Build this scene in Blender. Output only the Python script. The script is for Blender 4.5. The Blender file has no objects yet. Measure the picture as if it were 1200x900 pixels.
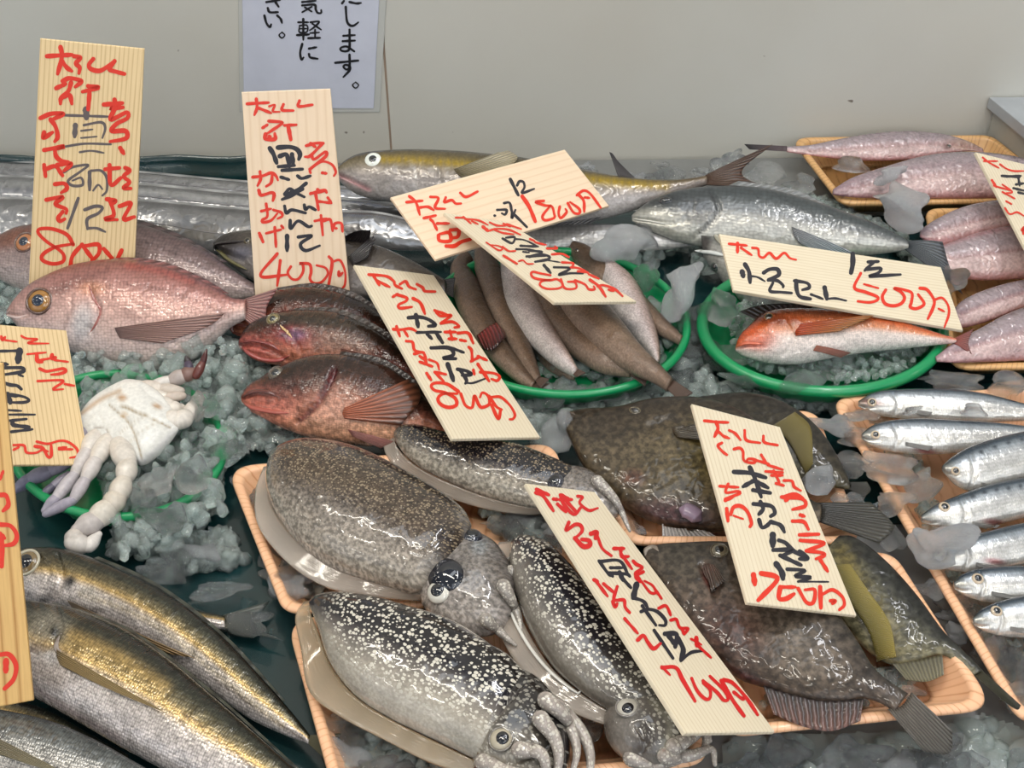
import bpy, math, random
import numpy as np
from mathutils import Vector, Matrix
from mathutils.bvhtree import BVHTree

# ------------------------------------------------------------------ camera, sky, lamps, exposure
SC = bpy.context.scene
COL = SC.collection
F, PITCH, CAMH = 1500.0, math.radians(42.0), 0.84
cam_data = bpy.data.cameras.new('camera')
cam_data.sensor_width = 36.0
cam_data.lens = 36.0 * F / 1200.0
cam_data.clip_start = 0.02
cam = bpy.data.objects.new('camera', cam_data)
COL.objects.link(cam)
cam.location = (0, 0, CAMH)
cam.rotation_euler = (math.pi / 2 - PITCH, 0, 0)
SC.camera = cam

world = bpy.data.worlds.new('market_daylight')
SC.world = world
world.use_nodes = True
wn = world.node_tree
bgn = wn.nodes['Background']
# market hall around the stall: dim walls, rows of small ceiling lamps, daylight from the open shop front
_l = wn.links
def _m(op, a, b=None, clamp=False):
    n = wn.nodes.new('ShaderNodeMath'); n.operation = op; n.use_clamp = clamp
    for k, v in enumerate((a, b)):
        if v is None: continue
        if hasattr(v, 'links'): _l.new(v, n.inputs[k])
        else: n.inputs[k].default_value = v
    return n.outputs[0]
_tc = wn.nodes.new('ShaderNodeTexCoord'); _sx = wn.nodes.new('ShaderNodeSeparateXYZ')
_l.new(_tc.outputs['Generated'], _sx.inputs[0])
_x, _y, _z = _sx.outputs
_zc = _m('MAXIMUM', _z, 0.12)
_u, _v = _m('DIVIDE', _x, _zc), _m('DIVIDE', _y, _zc)
def _stripe(c, freq, half, off):
    f = _m('FRACT', _m('ADD', _m('MULTIPLY', c, freq), off + 50.0))
    return _m('LESS_THAN', _m('ABSOLUTE', _m('SUBTRACT', f, 0.5)), half)
_lampmask = _m('MULTIPLY', _m('MULTIPLY', _stripe(_u, 1.1, 0.10, 0.2), _stripe(_v, 1.9, 0.05, 0.35)), _m('GREATER_THAN', _z, 0.25))
_day = _m('MULTIPLY', _m('MULTIPLY', _m('LESS_THAN', _y, -0.35), _m('GREATER_THAN', _z, 0.05)), _m('LESS_THAN', _z, 0.62))
_c1 = wn.nodes.new('ShaderNodeMix'); _c1.data_type = 'RGBA'
_c1.inputs[6].default_value = (0.16, 0.165, 0.17, 1); _c1.inputs[7].default_value = (0.62, 0.72, 0.86, 1)
_l.new(_day, _c1.inputs[0])
_c2 = wn.nodes.new('ShaderNodeMix'); _c2.data_type = 'RGBA'
_c2.inputs[7].default_value = (34.0, 32.0, 28.0, 1)
_l.new(_c1.outputs[2], _c2.inputs[6]); _l.new(_lampmask, _c2.inputs[0])
_c3 = wn.nodes.new('ShaderNodeMix'); _c3.data_type = 'RGBA'
_c3.inputs[7].default_value = (0.34, 0.37, 0.40, 1)
_l.new(_c1.outputs[2], _c3.inputs[6]); _l.new(_m('GREATER_THAN', _z, 0.55), _c3.inputs[0]); _l.new(_c3.outputs[2], _c2.inputs[6])
_l.new(_c2.outputs[2], bgn.inputs[0])
bgn.inputs[1].default_value = 0.8

def lamp(name, loc, target, sx, sy, power, color):
    d = bpy.data.lights.new(name, 'AREA')
    d.shape = 'RECTANGLE'; d.size = sx; d.size_y = sy
    d.energy = power; d.color = color
    o = bpy.data.objects.new(name, d); COL.objects.link(o)
    o.location = loc
    o.rotation_euler = (Vector(target) - Vector(loc)).to_track_quat('-Z', 'Y').to_euler()
    return o
lamp('ceiling_tube_lamp', (-0.5, 0.55, 1.95), (-0.3, 0.9, 0), 1.3, 0.06, 11, (1.0, 0.93, 0.80))
lamp('ceiling_tube_lamp', (0.7, 1.0, 1.95), (0.3, 1.0, 0), 1.3, 0.06, 9, (0.97, 0.97, 1.0))
lamp('shop_front_daylight', (0.9, -1.3, 2.0), (0.1, 1.0, 0.1), 2.6, 1.3, 12, (0.86, 0.93, 1.0))
lamp('ceiling_skylight', (-0.1, 1.05, 2.5), (0.0, 0.95, 0), 1.6, 0.5, 7, (0.90, 0.95, 1.0))

world.cycles.sampling_method = 'MANUAL'; world.cycles.sample_map_resolution = 2048
SC.view_settings.view_transform = 'Standard'
SC.view_settings.look = 'None'
SC.view_settings.gamma = 1.0
SC.view_settings.exposure = 0.15
SC.view_settings.use_curve_mapping = False
SC.cycles.use_denoising = True
SC.cycles.max_bounces = 20
SC.cycles.transmission_bounces = 20
SC.cycles.transparent_max_bounces = 8
SC.cycles.sample_clamp_indirect = 4.0

# ------------------------------------------------------------------ geometry of the view (pixels of the 1200x900 photograph to points)
CP = np.array([0.0, 0.0, CAMH])
FW = np.array([0.0, math.cos(PITCH), -math.sin(PITCH)])
UP = np.array([0.0, math.sin(PITCH), math.cos(PITCH)])
RT = np.array([1.0, 0.0, 0.0])
Z = np.array([0.0, 0.0, 1.0])

def unit(v):
    v = np.asarray(v, float)
    return v / (np.linalg.norm(v, axis=-1, keepdims=True) + 1e-12)

def rays(p):
    p = np.atleast_2d(np.asarray(p, float))
    return FW + np.outer((p[:, 0] - 600) / F, RT) + np.outer((450 - p[:, 1]) / F, UP)

def P(x, y, z=0.0):
    r = rays([(x, y)])[0]
    return CP + r * ((z - CAMH) / r[2])

def onplane(p, o, n):
    r = rays(p)
    t = ((o - CP) @ n) / (r @ n)
    return CP + r * t[:, None]

def proj(w):
    d = np.asarray(w) - CP
    k = d @ FW
    return np.stack([600 + F * (d @ RT) / k, 450 - F * (d @ UP) / k], -1)

def depth(w):
    return float((np.asarray(w) - CP) @ FW)

def S(c):
    """sRGB 0-255 to linear"""
    c = np.asarray(c, float) / 255.0
    return np.where(c <= 0.04045, c / 12.92, ((c + 0.055) / 1.055) ** 2.4)

def spline(pts, n):
    """Catmull-Rom through pts, n samples, roughly even"""
    p = np.asarray(pts, float)
    if len(p) == 2:
        t = np.linspace(0, 1, n)[:, None]
        return p[0] * (1 - t) + p[1] * t
    e = np.vstack([2 * p[0] - p[1], p, 2 * p[-1] - p[-2]])
    seg = np.linalg.norm(np.diff(p[:, :2], axis=0), axis=1) + 1e-6
    cum = np.concatenate([[0], np.cumsum(seg)]) / seg.sum()
    out = []
    for t in np.linspace(0, 1, n):
        i = min(max(np.searchsorted(cum, t, side='right') - 1, 0), len(p) - 2)
        f = (t - cum[i]) / (cum[i + 1] - cum[i])
        a, b, c, d = e[i], e[i + 1], e[i + 2], e[i + 3]
        out.append(0.5 * (2 * b + (c - a) * f + (2 * a - 5 * b + 4 * c - d) * f * f + (3 * b - a - 3 * c + d) * f ** 3))
    return np.array(out)

# ------------------------------------------------------------------ objects
def root(name, label, cat, loc, group=None):
    o = bpy.data.objects.new(name, None)
    COL.objects.link(o)
    o.location = [float(v) for v in loc]
    o.empty_display_size = 0.02
    o['label'] = label; o['category'] = cat
    if group: o['group'] = group
    return o

def meshobj(name, verts, faces, mat, parent=None, uv=None, col=None, smooth=True, origin=None, label=None):
    """verts in world coordinates; stored relative to the parent's (or own) origin"""
    verts = np.asarray(verts, float)
    if parent is not None:
        rootp = parent
        off = np.array(parent.location)
        while rootp.parent is not None:
            rootp = rootp.parent; off = off + np.array(rootp.location)
    else:
        off = np.array(origin if origin is not None else [verts[:, 0].mean(), verts[:, 1].mean(), verts[:, 2].min()])
    me = bpy.data.meshes.new(name)
    me.from_pydata((verts - off).tolist(), [], [list(map(int, f)) for f in faces])
    if uv is not None:
        li = np.empty(len(me.loops), dtype=np.int32)
        me.loops.foreach_get('vertex_index', li)
        layer = me.uv_layers.new(name='UVMap')
        layer.data.foreach_set('uv', np.asarray(uv, np.float32)[li].ravel())
    if col is not None:
        a = me.color_attributes.new('Col', 'FLOAT_COLOR', 'POINT')
        c = np.asarray(col, np.float32)
        if c.shape[1] == 3: c = np.hstack([c, np.ones((len(c), 1), np.float32)])
        a.data.foreach_set('color', c.ravel())
    if smooth:
        me.polygons.foreach_set('use_smooth', np.ones(len(me.polygons), dtype=bool))
    if mat: me.materials.append(mat)
    me.update()
    o = bpy.data.objects.new(name, me)
    COL.objects.link(o)
    if parent is not None: o.parent = parent
    else: o.location = off.tolist()
    if label: o['label'] = label
    return o

def tag(o, label, cat, group=None, kind=None):
    o['label'] = label; o['category'] = cat
    if group: o['group'] = group
    if kind: o['kind'] = kind
    return o

def structure(o, label=None):
    o['kind'] = 'structure'
    if label: o['label'] = label
    return o

def grid_faces(nu, nv, close_v=False, off=0, flip=False):
    f = []
    m = nv if close_v else nv - 1
    for i in range(nu - 1):
        for j in range(m):
            a = off + i * nv + j; b = off + i * nv + (j + 1) % nv
            c = off + (i + 1) * nv + (j + 1) % nv; d = off + (i + 1) * nv + j
            f.append((a, d, c, b) if flip else (a, b, c, d))
    return f

# ------------------------------------------------------------------ materials
MATS = {}
def newmat(name):
    m = bpy.data.materials.new(name); m.use_nodes = True
    nt = m.node_tree
    return m, nt, nt.nodes['Principled BSDF']

def nd(nt, t, **kw):
    n = nt.nodes.new(t)
    for k, v in kw.items():
        if k.startswith('i_'):
            key = k[2:]
            n.inputs[int(key) if key.isdigit() else key].default_value = v
        else: setattr(n, k, v)
    return n

def math_n(nt, op, a, b=None, c=None, clamp=False):
    n = nt.nodes.new('ShaderNodeMath'); n.operation = op; n.use_clamp = clamp
    for i, v in enumerate((a, b, c)):
        if v is None: continue
        if hasattr(v, 'is_linked') or hasattr(v, 'links'): nt.links.new(v, n.inputs[i])
        else: n.inputs[i].default_value = v
    return n.outputs[0]

def mix_n(nt, fac, a, b, mode='MIX'):
    n = nt.nodes.new('ShaderNodeMix'); n.data_type = 'RGBA'; n.blend_type = mode
    for s, v in ((n.inputs[0], fac), (n.inputs[6], a), (n.inputs[7], b)):
        if hasattr(v, 'links'): nt.links.new(v, s)
        elif isinstance(v, (int, float)): s.default_value = v
        else: s.default_value = tuple(v) + ((1,) if len(v) == 3 else ())
    return n.outputs[2]

def ramp_n(nt, src, stops):
    n = nt.nodes.new('ShaderNodeValToRGB')
    el = n.color_ramp.elements
    while len(el) < len(stops): el.new(0.5)
    for e, (p, c) in zip(el, stops):
        e.position = p; e.color = (c, c, c, 1) if isinstance(c, (int, float)) else tuple(c) + (1,)
    nt.links.new(src, n.inputs[0])
    return n.outputs[0]

def mapped(nt, scale, src='UV', rot=0.0):
    tc = nt.nodes.new('ShaderNodeTexCoord')
    mp = nt.nodes.new('ShaderNodeMapping')
    mp.inputs['Scale'].default_value = scale
    mp.inputs['Rotation'].default_value = (0, 0, rot)
    nt.links.new(tc.outputs[src], mp.inputs[0])
    return mp.outputs[0]

def noise_n(nt, vec, scale, detail=3, rough=0.55, dist=0.0):
    n = nd(nt, 'ShaderNodeTexNoise')
    n.inputs['Scale'].default_value = scale; n.inputs['Detail'].default_value = detail
    n.inputs['Roughness'].default_value = rough; n.inputs['Distortion'].default_value = dist
    if vec is not None: nt.links.new(vec, n.inputs['Vector'])
    return n.outputs[0]

def plain(name, rgb, rough=0.5, metal=0.0, coat=0.0, noise=0.0, nscale=40, bump=0.0, bscale=80, spec=0.5):
    m, nt, b = newmat(name)
    c = tuple(S(rgb))
    if noise > 0:
        v = mapped(nt, (1, 1, 1), 'Object')
        f = noise_n(nt, v, nscale, 5)
        dark = tuple(np.array(c) * (1 - noise)); light = tuple(np.minimum(np.array(c) * (1 + noise), 1))
        out = mix_n(nt, ramp_n(nt, f, [(0.3, 0.0), (0.7, 1.0)]), dark, light)
        nt.links.new(out, b.inputs['Base Color'])
    else:
        b.inputs['Base Color'].default_value = c + (1,)
    b.inputs['Roughness'].default_value = rough
    b.inputs['Metallic'].default_value = metal
    b.inputs['Coat Weight'].default_value = coat
    b.inputs['Coat Roughness'].default_value = 0.08
    b.inputs['Specular IOR Level'].default_value = spec
    if bump > 0:
        v = mapped(nt, (1, 1, 1), 'Object')
        bn = nd(nt, 'ShaderNodeBump'); bn.inputs['Strength'].default_value = bump; bn.inputs['Distance'].default_value = 0.002
        nt.links.new(noise_n(nt, v, bscale, 4), bn.inputs['Height'])
        nt.links.new(bn.outputs[0], b.inputs['Normal']); nt.links.new(bn.outputs[0], b.inputs['Coat Normal'])
    return m

def skin(name, scale=0.0, scale_amt=0.4, stretch=1.3, mottle=0.25, mfreq=60, speck=0.0, sfreq=400, rough=0.3, metal=0.0,
         coat=0.5, bump=0.35, wet=0.35, wfreq=90, spots=None, sss=0.0, mdist=0.6):
    """wet animal skin; pigment from the mesh's own colours, with scales, mottling, specks or pale spots"""
    if name in MATS: return MATS[name]
    m, nt, b = newmat(name)
    at = nd(nt, 'ShaderNodeAttribute'); at.attribute_name = 'Col'
    col = at.outputs['Color']
    uv = mapped(nt, (1, 1, 1), 'UV')
    heights = []
    if mottle > 0:
        f = noise_n(nt, uv, mfreq, 5, 0.65, mdist)
        f = ramp_n(nt, f, [(0.32, 1 - mottle), (0.5, 1.0), (0.70, 1 + mottle * 0.6)])
        col = mix_n(nt, 1.0, col, f, 'MULTIPLY')
    if scale > 0:
        v = mapped(nt, (1 / scale / stretch, 1 / scale, 1), 'UV')
        vo = nd(nt, 'ShaderNodeTexVoronoi'); vo.inputs['Scale'].default_value = 1.0; vo.inputs['Randomness'].default_value = 0.45
        nt.links.new(v, vo.inputs['Vector'])
        d = vo.outputs['Distance']
        f = ramp_n(nt, d, [(0.15, 1 + scale_amt * 0.5), (0.45, 1.0), (0.75, 1 - scale_amt)])
        col = mix_n(nt, 1.0, col, f, 'MULTIPLY')
        heights.append((math_n(nt, 'MULTIPLY', d, -1.0), bump * 0.6))
    if speck > 0:
        f = noise_n(nt, uv, sfreq, 2, 0.5)
        f = ramp_n(nt, f, [(0.40, 1 - speck), (0.52, 1.0), (0.66, 1 + speck)])
        col = mix_n(nt, 1.0, col, f, 'MULTIPLY')
    if spots:
        # pale spots with random size; strength in the alpha of the mesh colours
        freq, size, scol, streak = spots
        warp = noise_n(nt, uv, freq * 0.7, 2)
        vv = nd(nt, 'ShaderNodeVectorMath'); vv.operation = 'ADD'
        mp = mapped(nt, (streak, 1, 1), 'UV')
        sc = nd(nt, 'ShaderNodeVectorMath'); sc.operation = 'SCALE'; sc.inputs['Scale'].default_value = 0.0016
        nz = nd(nt, 'ShaderNodeTexNoise'); nz.inputs['Scale'].default_value = freq * 0.8; nz.inputs['Detail'].default_value = 2
        nt.links.new(uv, nz.inputs['Vector'])
        nt.links.new(nz.outputs['Color'], sc.inputs[0])
        nt.links.new(mp, vv.inputs[0]); nt.links.new(sc.outputs[0], vv.inputs[1])
        vo = nd(nt, 'ShaderNodeTexVoronoi'); vo.inputs['Scale'].default_value = freq; vo.inputs['Randomness'].default_value = 0.9
        nt.links.new(vv.outputs[0], vo.inputs['Vector'])
        sep = nd(nt, 'ShaderNodeSeparateColor'); nt.links.new(vo.outputs['Color'], sep.inputs[0])
        thr = math_n(nt, 'MULTIPLY_ADD', sep.outputs[0], size * 0.9, size * 0.35)
        k = math_n(nt, 'SUBTRACT', thr, vo.outputs['Distance'])
        k = math_n(nt, 'MULTIPLY', k, 9.0, clamp=True)
        k = math_n(nt, 'MULTIPLY', k, at.outputs['Alpha'])
        col = mix_n(nt, k, col, tuple(S(scol)))
        heights.append((k, 0.15))
    nt.links.new(col, b.inputs['Base Color'])
    b.inputs['Roughness'].default_value = rough
    b.inputs['Metallic'].default_value = metal
    b.inputs['Coat Weight'].default_value = coat
    b.inputs['Coat Roughness'].default_value = 0.04
    b.inputs['Specular IOR Level'].default_value = 0.22
    if sss > 0:
        b.inputs['Subsurface Weight'].default_value = sss
        b.inputs['Subsurface Radius'].default_value = (0.01, 0.006, 0.005)
        b.inputs['Subsurface Scale'].default_value = 0.5
    norm = None
    for h, s in heights:
        bn = nd(nt, 'ShaderNodeBump'); bn.inputs['Strength'].default_value = min(s, 1.0); bn.inputs['Distance'].default_value = 0.0012
        nt.links.new(h, bn.inputs['Height'])
        if norm: nt.links.new(norm, bn.inputs['Normal'])
        norm = bn.outputs[0]
    bw = nd(nt, 'ShaderNodeBump'); bw.inputs['Strength'].default_value = wet; bw.inputs['Distance'].default_value = 0.004
    nt.links.new(noise_n(nt, uv, wfreq, 1, 0.4, 0.8), bw.inputs['Height'])
    if norm: nt.links.new(norm, bw.inputs['Normal'])
    nt.links.new(bw.outputs[0], b.inputs['Normal'])
    nt.links.new(bw.outputs[0], b.inputs['Coat Normal'])
    MATS[name] = m
    return m

def finmat(name, rays_n=26, amt=0.5, trans=0.0, rough=0.3, coat=0.4):
    if name in MATS: return MATS[name]
    m, nt, b = newmat(name)
    at = nd(nt, 'ShaderNodeAttribute'); at.attribute_name = 'Col'
    sep = nd(nt, 'ShaderNodeSeparateXYZ'); nt.links.new(mapped(nt, (1, 1, 1), 'UV'), sep.inputs[0])
    wob = noise_n(nt, mapped(nt, (3, 3, 1), 'UV'), 2.0, 2)
    x = math_n(nt, 'MULTIPLY_ADD', wob, 0.04, sep.outputs[0])
    s = math_n(nt, 'SINE', math_n(nt, 'MULTIPLY', x, rays_n * 2 * math.pi))
    s = math_n(nt, 'MULTIPLY_ADD', s, 0.5, 0.5)
    f = ramp_n(nt, s, [(0.0, 1 - amt), (0.6, 1.0), (1.0, 1 + amt * 0.5)])
    nt.links.new(mix_n(nt, 1.0, at.outputs['Color'], f, 'MULTIPLY'), b.inputs['Base Color'])
    b.inputs['Roughness'].default_value = rough
    b.inputs['Coat Weight'].default_value = coat; b.inputs['Coat Roughness'].default_value = 0.06
    b.inputs['Transmission Weight'].default_value = trans
    bn = nd(nt, 'ShaderNodeBump'); bn.inputs['Strength'].default_value = 0.6; bn.inputs['Distance'].default_value = 0.0012
    nt.links.new(s, bn.inputs['Height'])
    nt.links.new(bn.outputs[0], b.inputs['Normal']); nt.links.new(bn.outputs[0], b.inputs['Coat Normal'])
    MATS[name] = m
    return m

def icemat(name, tint=(0.95, 0.98, 0.99), trans=0.93, rough=0.06, freq=70, bump=0.35):
    m, nt, b = newmat(name)
    b.inputs['Base Color'].default_value = tint + (1,)
    b.inputs['Transmission Weight'].default_value = trans
    b.inputs['Roughness'].default_value = rough
    b.inputs['IOR'].default_value = 1.31
    v = mapped(nt, (1, 1, 1), 'Object')
    bn = nd(nt, 'ShaderNodeBump'); bn.inputs['Strength'].default_value = bump; bn.inputs['Distance'].default_value = 0.0011
    nt.links.new(noise_n(nt, v, freq, 2, 0.5, 0.6), bn.inputs['Height'])
    nt.links.new(bn.outputs[0], b.inputs['Normal'])
    return m

M_CLEAR = icemat('clear_ice', (0.985, 1.0, 1.0), 0.97, 0.0, 60, 0.6)
M_CLOUD = icemat('cloudy_ice', (0.96, 0.98, 1.0), 0.80, 0.02, 75, 0.9)
M_CRUSH = icemat('crushed_ice', (0.92, 1.0, 0.965), 0.84, 0.0, 150, 0.6)

def eyemat(rgb, name): return MATS.setdefault(name, plain(name, rgb, 0.08, coat=1.0))
FIN_CLEAR = finmat('soft_fin', 12, 0.45, 0.25)
FIN_DARK = finmat('dark_fin', 12, 0.6, 0.0)
FIN_PEC = finmat('pectoral_fin', 8, 0.55, 0.0)

# ------------------------------------------------------------------ creature bodies
DARK = {'sea_bream': .78, 'hairtail': .62, 'silver_fish': .75, 'amberjack': .78, 'sea_bass': .72, 'black_rockfish': .6, 'rockfish': .6, 'red_gurnard': .85, 'slim_fish': .5,
        'pink_fish': .74, 'horse_mackerel': .84, 'sardine': .82, 'filefish': .52, 'cuttlefish': .62, 'head': .7, 'crab': .95}    # depth of the pigment
FINK = 0.72
OBST = []                # points of bodies the price boards have to clear
class Body:
    """A rounded body on a (tilted) plane: upper and lower outlines, a thickness, pigment, grooves."""
    def __init__(s, name, top, bot, rest=0.02, tilt=0.0, tk=0.45, zh=0.0, zt=0.0, N=130, M=64, ramp=None, paint=(), groove=(),
                 power=1.0, belly=1.0, ends=(0.0, 0.0), spot=None, lift=None):
        s.name = name
        top = np.asarray(top, float); bot = np.asarray(bot, float)
        # common parameter so that the stations of both outlines face each other
        mid = (top + bot) / 2
        allp = spline(np.hstack([mid, top, bot]), N)
        T, B = allp[:, 2:4], allp[:, 4:6]
        zlift = 0.03 + rest
        for it in range(4):
            h = P(*mid[0], zlift + zh); t = P(*mid[-1], zlift + zt)
            a = unit(t - h)
            n = unit(Z - a * a[2])
            tocam = unit(CP - (h + t) / 2)
            best = max((1, -1), key=lambda sg: s._rot(n, a, sg * 0.3) @ tocam)
            n = s._rot(n, a, best * math.radians(tilt))
            o = (h + t) / 2
            Tw, Bw = onplane(T, o, n), onplane(B, o, n)
            W = np.linalg.norm(Tw - Bw, axis=1)
            th = 0.5 * tk * W ** 0.8 * W.max() ** 0.2
            u = np.linspace(0, 1, N)
            phi = np.linspace(0, 2 * np.pi, M, endpoint=False)
            v = 0.5 + 0.5 * np.cos(phi)
            prof = np.sign(np.sin(phi)) * np.abs(np.sin(phi)) ** power
            prof = np.where(prof < 0, prof * belly, prof)
            V = Bw[:, None, :] * (1 - v)[None, :, None] + Tw[:, None, :] * v[None, :, None] + \
                (th[:, None] * prof[None, :])[:, :, None] * n
            zlift += rest - V[..., 2].min() if lift is None else 0
            if lift is not None: zlift = lift
        s.n, s.o, s.a = n, o, a
        s.W, s.th = W, th
        cl = np.concatenate([[0], np.cumsum(np.linalg.norm(np.diff((Tw + Bw) / 2, axis=0), axis=1))])
        s.L = cl[-1]
        verts = V.reshape(-1, 3)
        uu = np.repeat(u, M); vv = np.tile(v, N); up = np.tile(np.sin(phi) > -1e-6, N)
        # caps: rounded ends
        c0 = V[0].mean(0) - a * th[0] * ends[0]; c1 = V[-1].mean(0) + a * th[-1] * ends[1]
        faces = grid_faces(N, M, True)
        k0, k1 = len(verts), len(verts) + 1
        verts = np.vstack([verts, c0, c1])
        for j in range(M):
            faces.append((k0, (j + 1) % M, j)); faces.append((k1, (N - 1) * M + j, (N - 1) * M + (j + 1) % M))
        uu = np.concatenate([uu, [0, 1]]); vv = np.concatenate([vv, [.5, .5]]); up = np.concatenate([up, [True, True]])
        wm = W.max()
        b_ = np.cross(n, a)
        uv = np.stack([(verts - o) @ a, (verts - o) @ b_ + 0.5 * np.abs((verts - o) @ n)], -1)
        px = proj(verts)
        for pts, w, d in groove:
            dd = s._dist(px, spline(pts, 40))
            k = np.exp(-(dd / w) ** 2) * up
            verts = verts - np.outer(k * d, n)
        col = np.zeros((len(verts), 4)); col[:, 3] = 1
        ramp = ramp or [(0, (200, 200, 200)), (1, (90, 90, 90))]
        xs = [r[0] for r in ramp]
        for c in range(3):
            col[:, c] = np.interp(vv, xs, [S(r[1])[c] for r in ramp])
        for it in paint:
            kd = it[0]
            if kd == 'l':
                _, pts, w, c, k = it
                f = np.exp(-(s._dist(px, spline(pts, 40)) / w) ** 2) * k * up
            elif kd == 'b':
                _, x, y, rx, ry, rot, c, k = it
                q = px - (x, y); ca, sa = math.cos(math.radians(rot)), math.sin(math.radians(rot))
                e = ((q[:, 0] * ca + q[:, 1] * sa) / rx) ** 2 + ((-q[:, 0] * sa + q[:, 1] * ca) / ry) ** 2
                f = np.exp(-e ** 1.5) * k * up
            elif kd == 'u':
                _, u0, u1, c, k = it
                f = np.clip((uu - u0) / (u1 - u0), 0, 1) * k
            elif kd == 'v':
                _, v0, v1, c, k = it
                f = np.clip((vv - v0) / (v1 - v0), 0, 1) * k
            elif kd == 'band':
                _, vc, w, c, k = it
                f = np.exp(-((vv - vc) / w) ** 2) * k
            f = f[:, None]
            col[:, :3] = col[:, :3] * (1 - f) + S(c) * f
        if spot is not None:
            col[:, 3] = np.clip(spot(uu, vv), 0, 1)
        col[:, :3] *= DARK.get(s.name, 0.75)
        s.verts, s.faces, s.uv, s.col = verts, faces, uv, col
        s.bvh = BVHTree.FromPolygons([Vector(p) for p in verts], faces)
        s.base = np.array([*((h + t) / 2)[:2], verts[:, 2].min()])
    @staticmethod
    def _rot(v, k, a):
        return v * math.cos(a) + np.cross(k, v) * math.sin(a) + k * (k @ v) * (1 - math.cos(a))
    @staticmethod
    def _dist(p, line):
        d = np.full(len(p), 1e9)
        for q in line: d = np.minimum(d, np.hypot(p[:, 0] - q[0], p[:, 1] - q[1]))
        return d
    def part(s, parent, name, mat, label=None):
        s.root = parent
        s.body = meshobj(name, s.verts, s.faces, mat, parent, s.uv, s.col, label=label)
        OBST.append(s.verts[::5])
        return s
    def surf(s, x, y, lift=0.0):
        r = unit(rays([(x, y)])[0])
        hit, nn, i, d = s.bvh.ray_cast(Vector(CP), Vector(r))
        if hit is None:
            return onplane([(x, y)], s.o, s.n)[0] + s.n * lift, s.n, False
        nn = np.array(nn)
        if nn @ r > 0: nn = -nn
        return np.array(hit) + nn * lift, nn, True
    def make(s, label, cat, mat, group=None, part='body'):
        s.root = root(s.name, label, cat, s.base, group)
        s.body = meshobj(part, s.verts, s.faces, mat, s.root, s.uv, s.col)
        OBST.append(s.verts[::5])
        return s

def dome(center, n, ax, R, H, seg=20, rings=6, flat=1.0):
    ax = unit(ax - n * (ax @ n)); ay = np.cross(n, ax)
    V, f = [], []
    for i in range(rings + 1):
        a = (i / rings) * math.pi / 2
        for j in range(seg):
            b = 2 * math.pi * j / seg
            V.append(center + (ax * math.cos(b) + ay * math.sin(b) * flat) * R * math.cos(a) + n * H * (math.sin(a)))
    f = grid_faces(rings + 1, seg, True)
    f.append(tuple(range(seg))[::-1])
    return np.array(V), f

def eye(B, x, y, r, iris=(200, 180, 120), pupil=(15, 18, 25), pf=0.55, ring=None, flat=1.0, parent=None, bulge=0.35, dxy=(0, 0)):
    p, n, ok = B.surf(x, y)
    n = unit(n * 0.6 + B.n * 0.6)
    R = r * depth(p) / F
    V, f = dome(p - n * R * 0.12, n, B.a, R, R * bulge + R * 0.12, flat=flat)
    e = meshobj('eye', V, f, eyemat(iris, 'eye_%d_%d_%d' % tuple(iris)), parent or B.root)
    off = B.a * dxy[0] * R + np.cross(n, B.a) * dxy[1] * R
    V, f = dome(p + off + n * R * (bulge * 0.55), n, B.a, R * pf, R * bulge * 0.62, flat=flat)
    meshobj('pupil', V, f, eyemat(pupil, 'eye_%d_%d_%d' % tuple(pupil)), e)
    if ring:
        t = np.linspace(0, 2 * math.pi, 25)[:-1]
        ax = unit(B.a - n * (B.a @ n)); ay = np.cross(n, ax)
        pts = np.array([p + (ax * math.cos(q) + ay * math.sin(q) * flat) * R * 1.03 for q in t])
        V, f = tube(pts, R * 0.13, 6, closed=True)
        meshobj('eyelid', V, f, eyemat(ring, 'lid_%d_%d_%d' % tuple(ring)), e)
    return e

def tube(pts, rad, seg=10, closed=False, flatten=None):
    pts = np.asarray(pts, float); n = len(pts)
    rad = np.full(n, rad) if np.isscalar(rad) else np.asarray(rad, float)
    tg = np.roll(pts, -1, 0) - np.roll(pts, 1, 0) if closed else np.gradient(pts, axis=0)
    tg = unit(tg)
    ref = Z if abs(tg[:, 2]).mean() < 0.8 else RT
    V = []
    for i in range(n):
        a = unit(np.cross(tg[i], ref)); b = np.cross(a, tg[i])
        for j in range(seg):
            q = 2 * math.pi * j / seg
            V.append(pts[i] + (a * math.cos(q) + b * math.sin(q) * (flatten or 1)) * rad[i])
    if closed:
        f = grid_faces(n, seg, True)
        for j in range(seg):
            f.append(((n - 1) * seg + j, (n - 1) * seg + (j + 1) % seg, (j + 1) % seg, j))
        return np.array(V), f
    f = grid_faces(n, seg, True)
    f.append(tuple(range(seg))[::-1]); f.append(tuple((n - 1) * seg + j for j in range(seg)))
    return np.array(V), f

def cappedtube(pts, rad, seg=12, flatten=None):
    """tube with rounded ends"""
    pts = np.asarray(pts, float); rad = np.asarray(rad, float)
    d0 = unit(pts[0] - pts[1]); d1 = unit(pts[-1] - pts[-2])
    q = [0.97, 0.8, 0.5]
    P0 = [pts[0] + d0 * rad[0] * k for k in (0.95, 0.75, 0.4)]
    P1 = [pts[-1] + d1 * rad[-1] * k for k in (0.4, 0.75, 0.95)]
    R0 = [rad[0] * k for k in (0.25, 0.62, 0.9)]; R1 = [rad[-1] * k for k in (0.9, 0.62, 0.25)]
    return tube(np.vstack([P0, pts, P1]), np.concatenate([R0, rad, R1]), seg, flatten=flatten)

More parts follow.
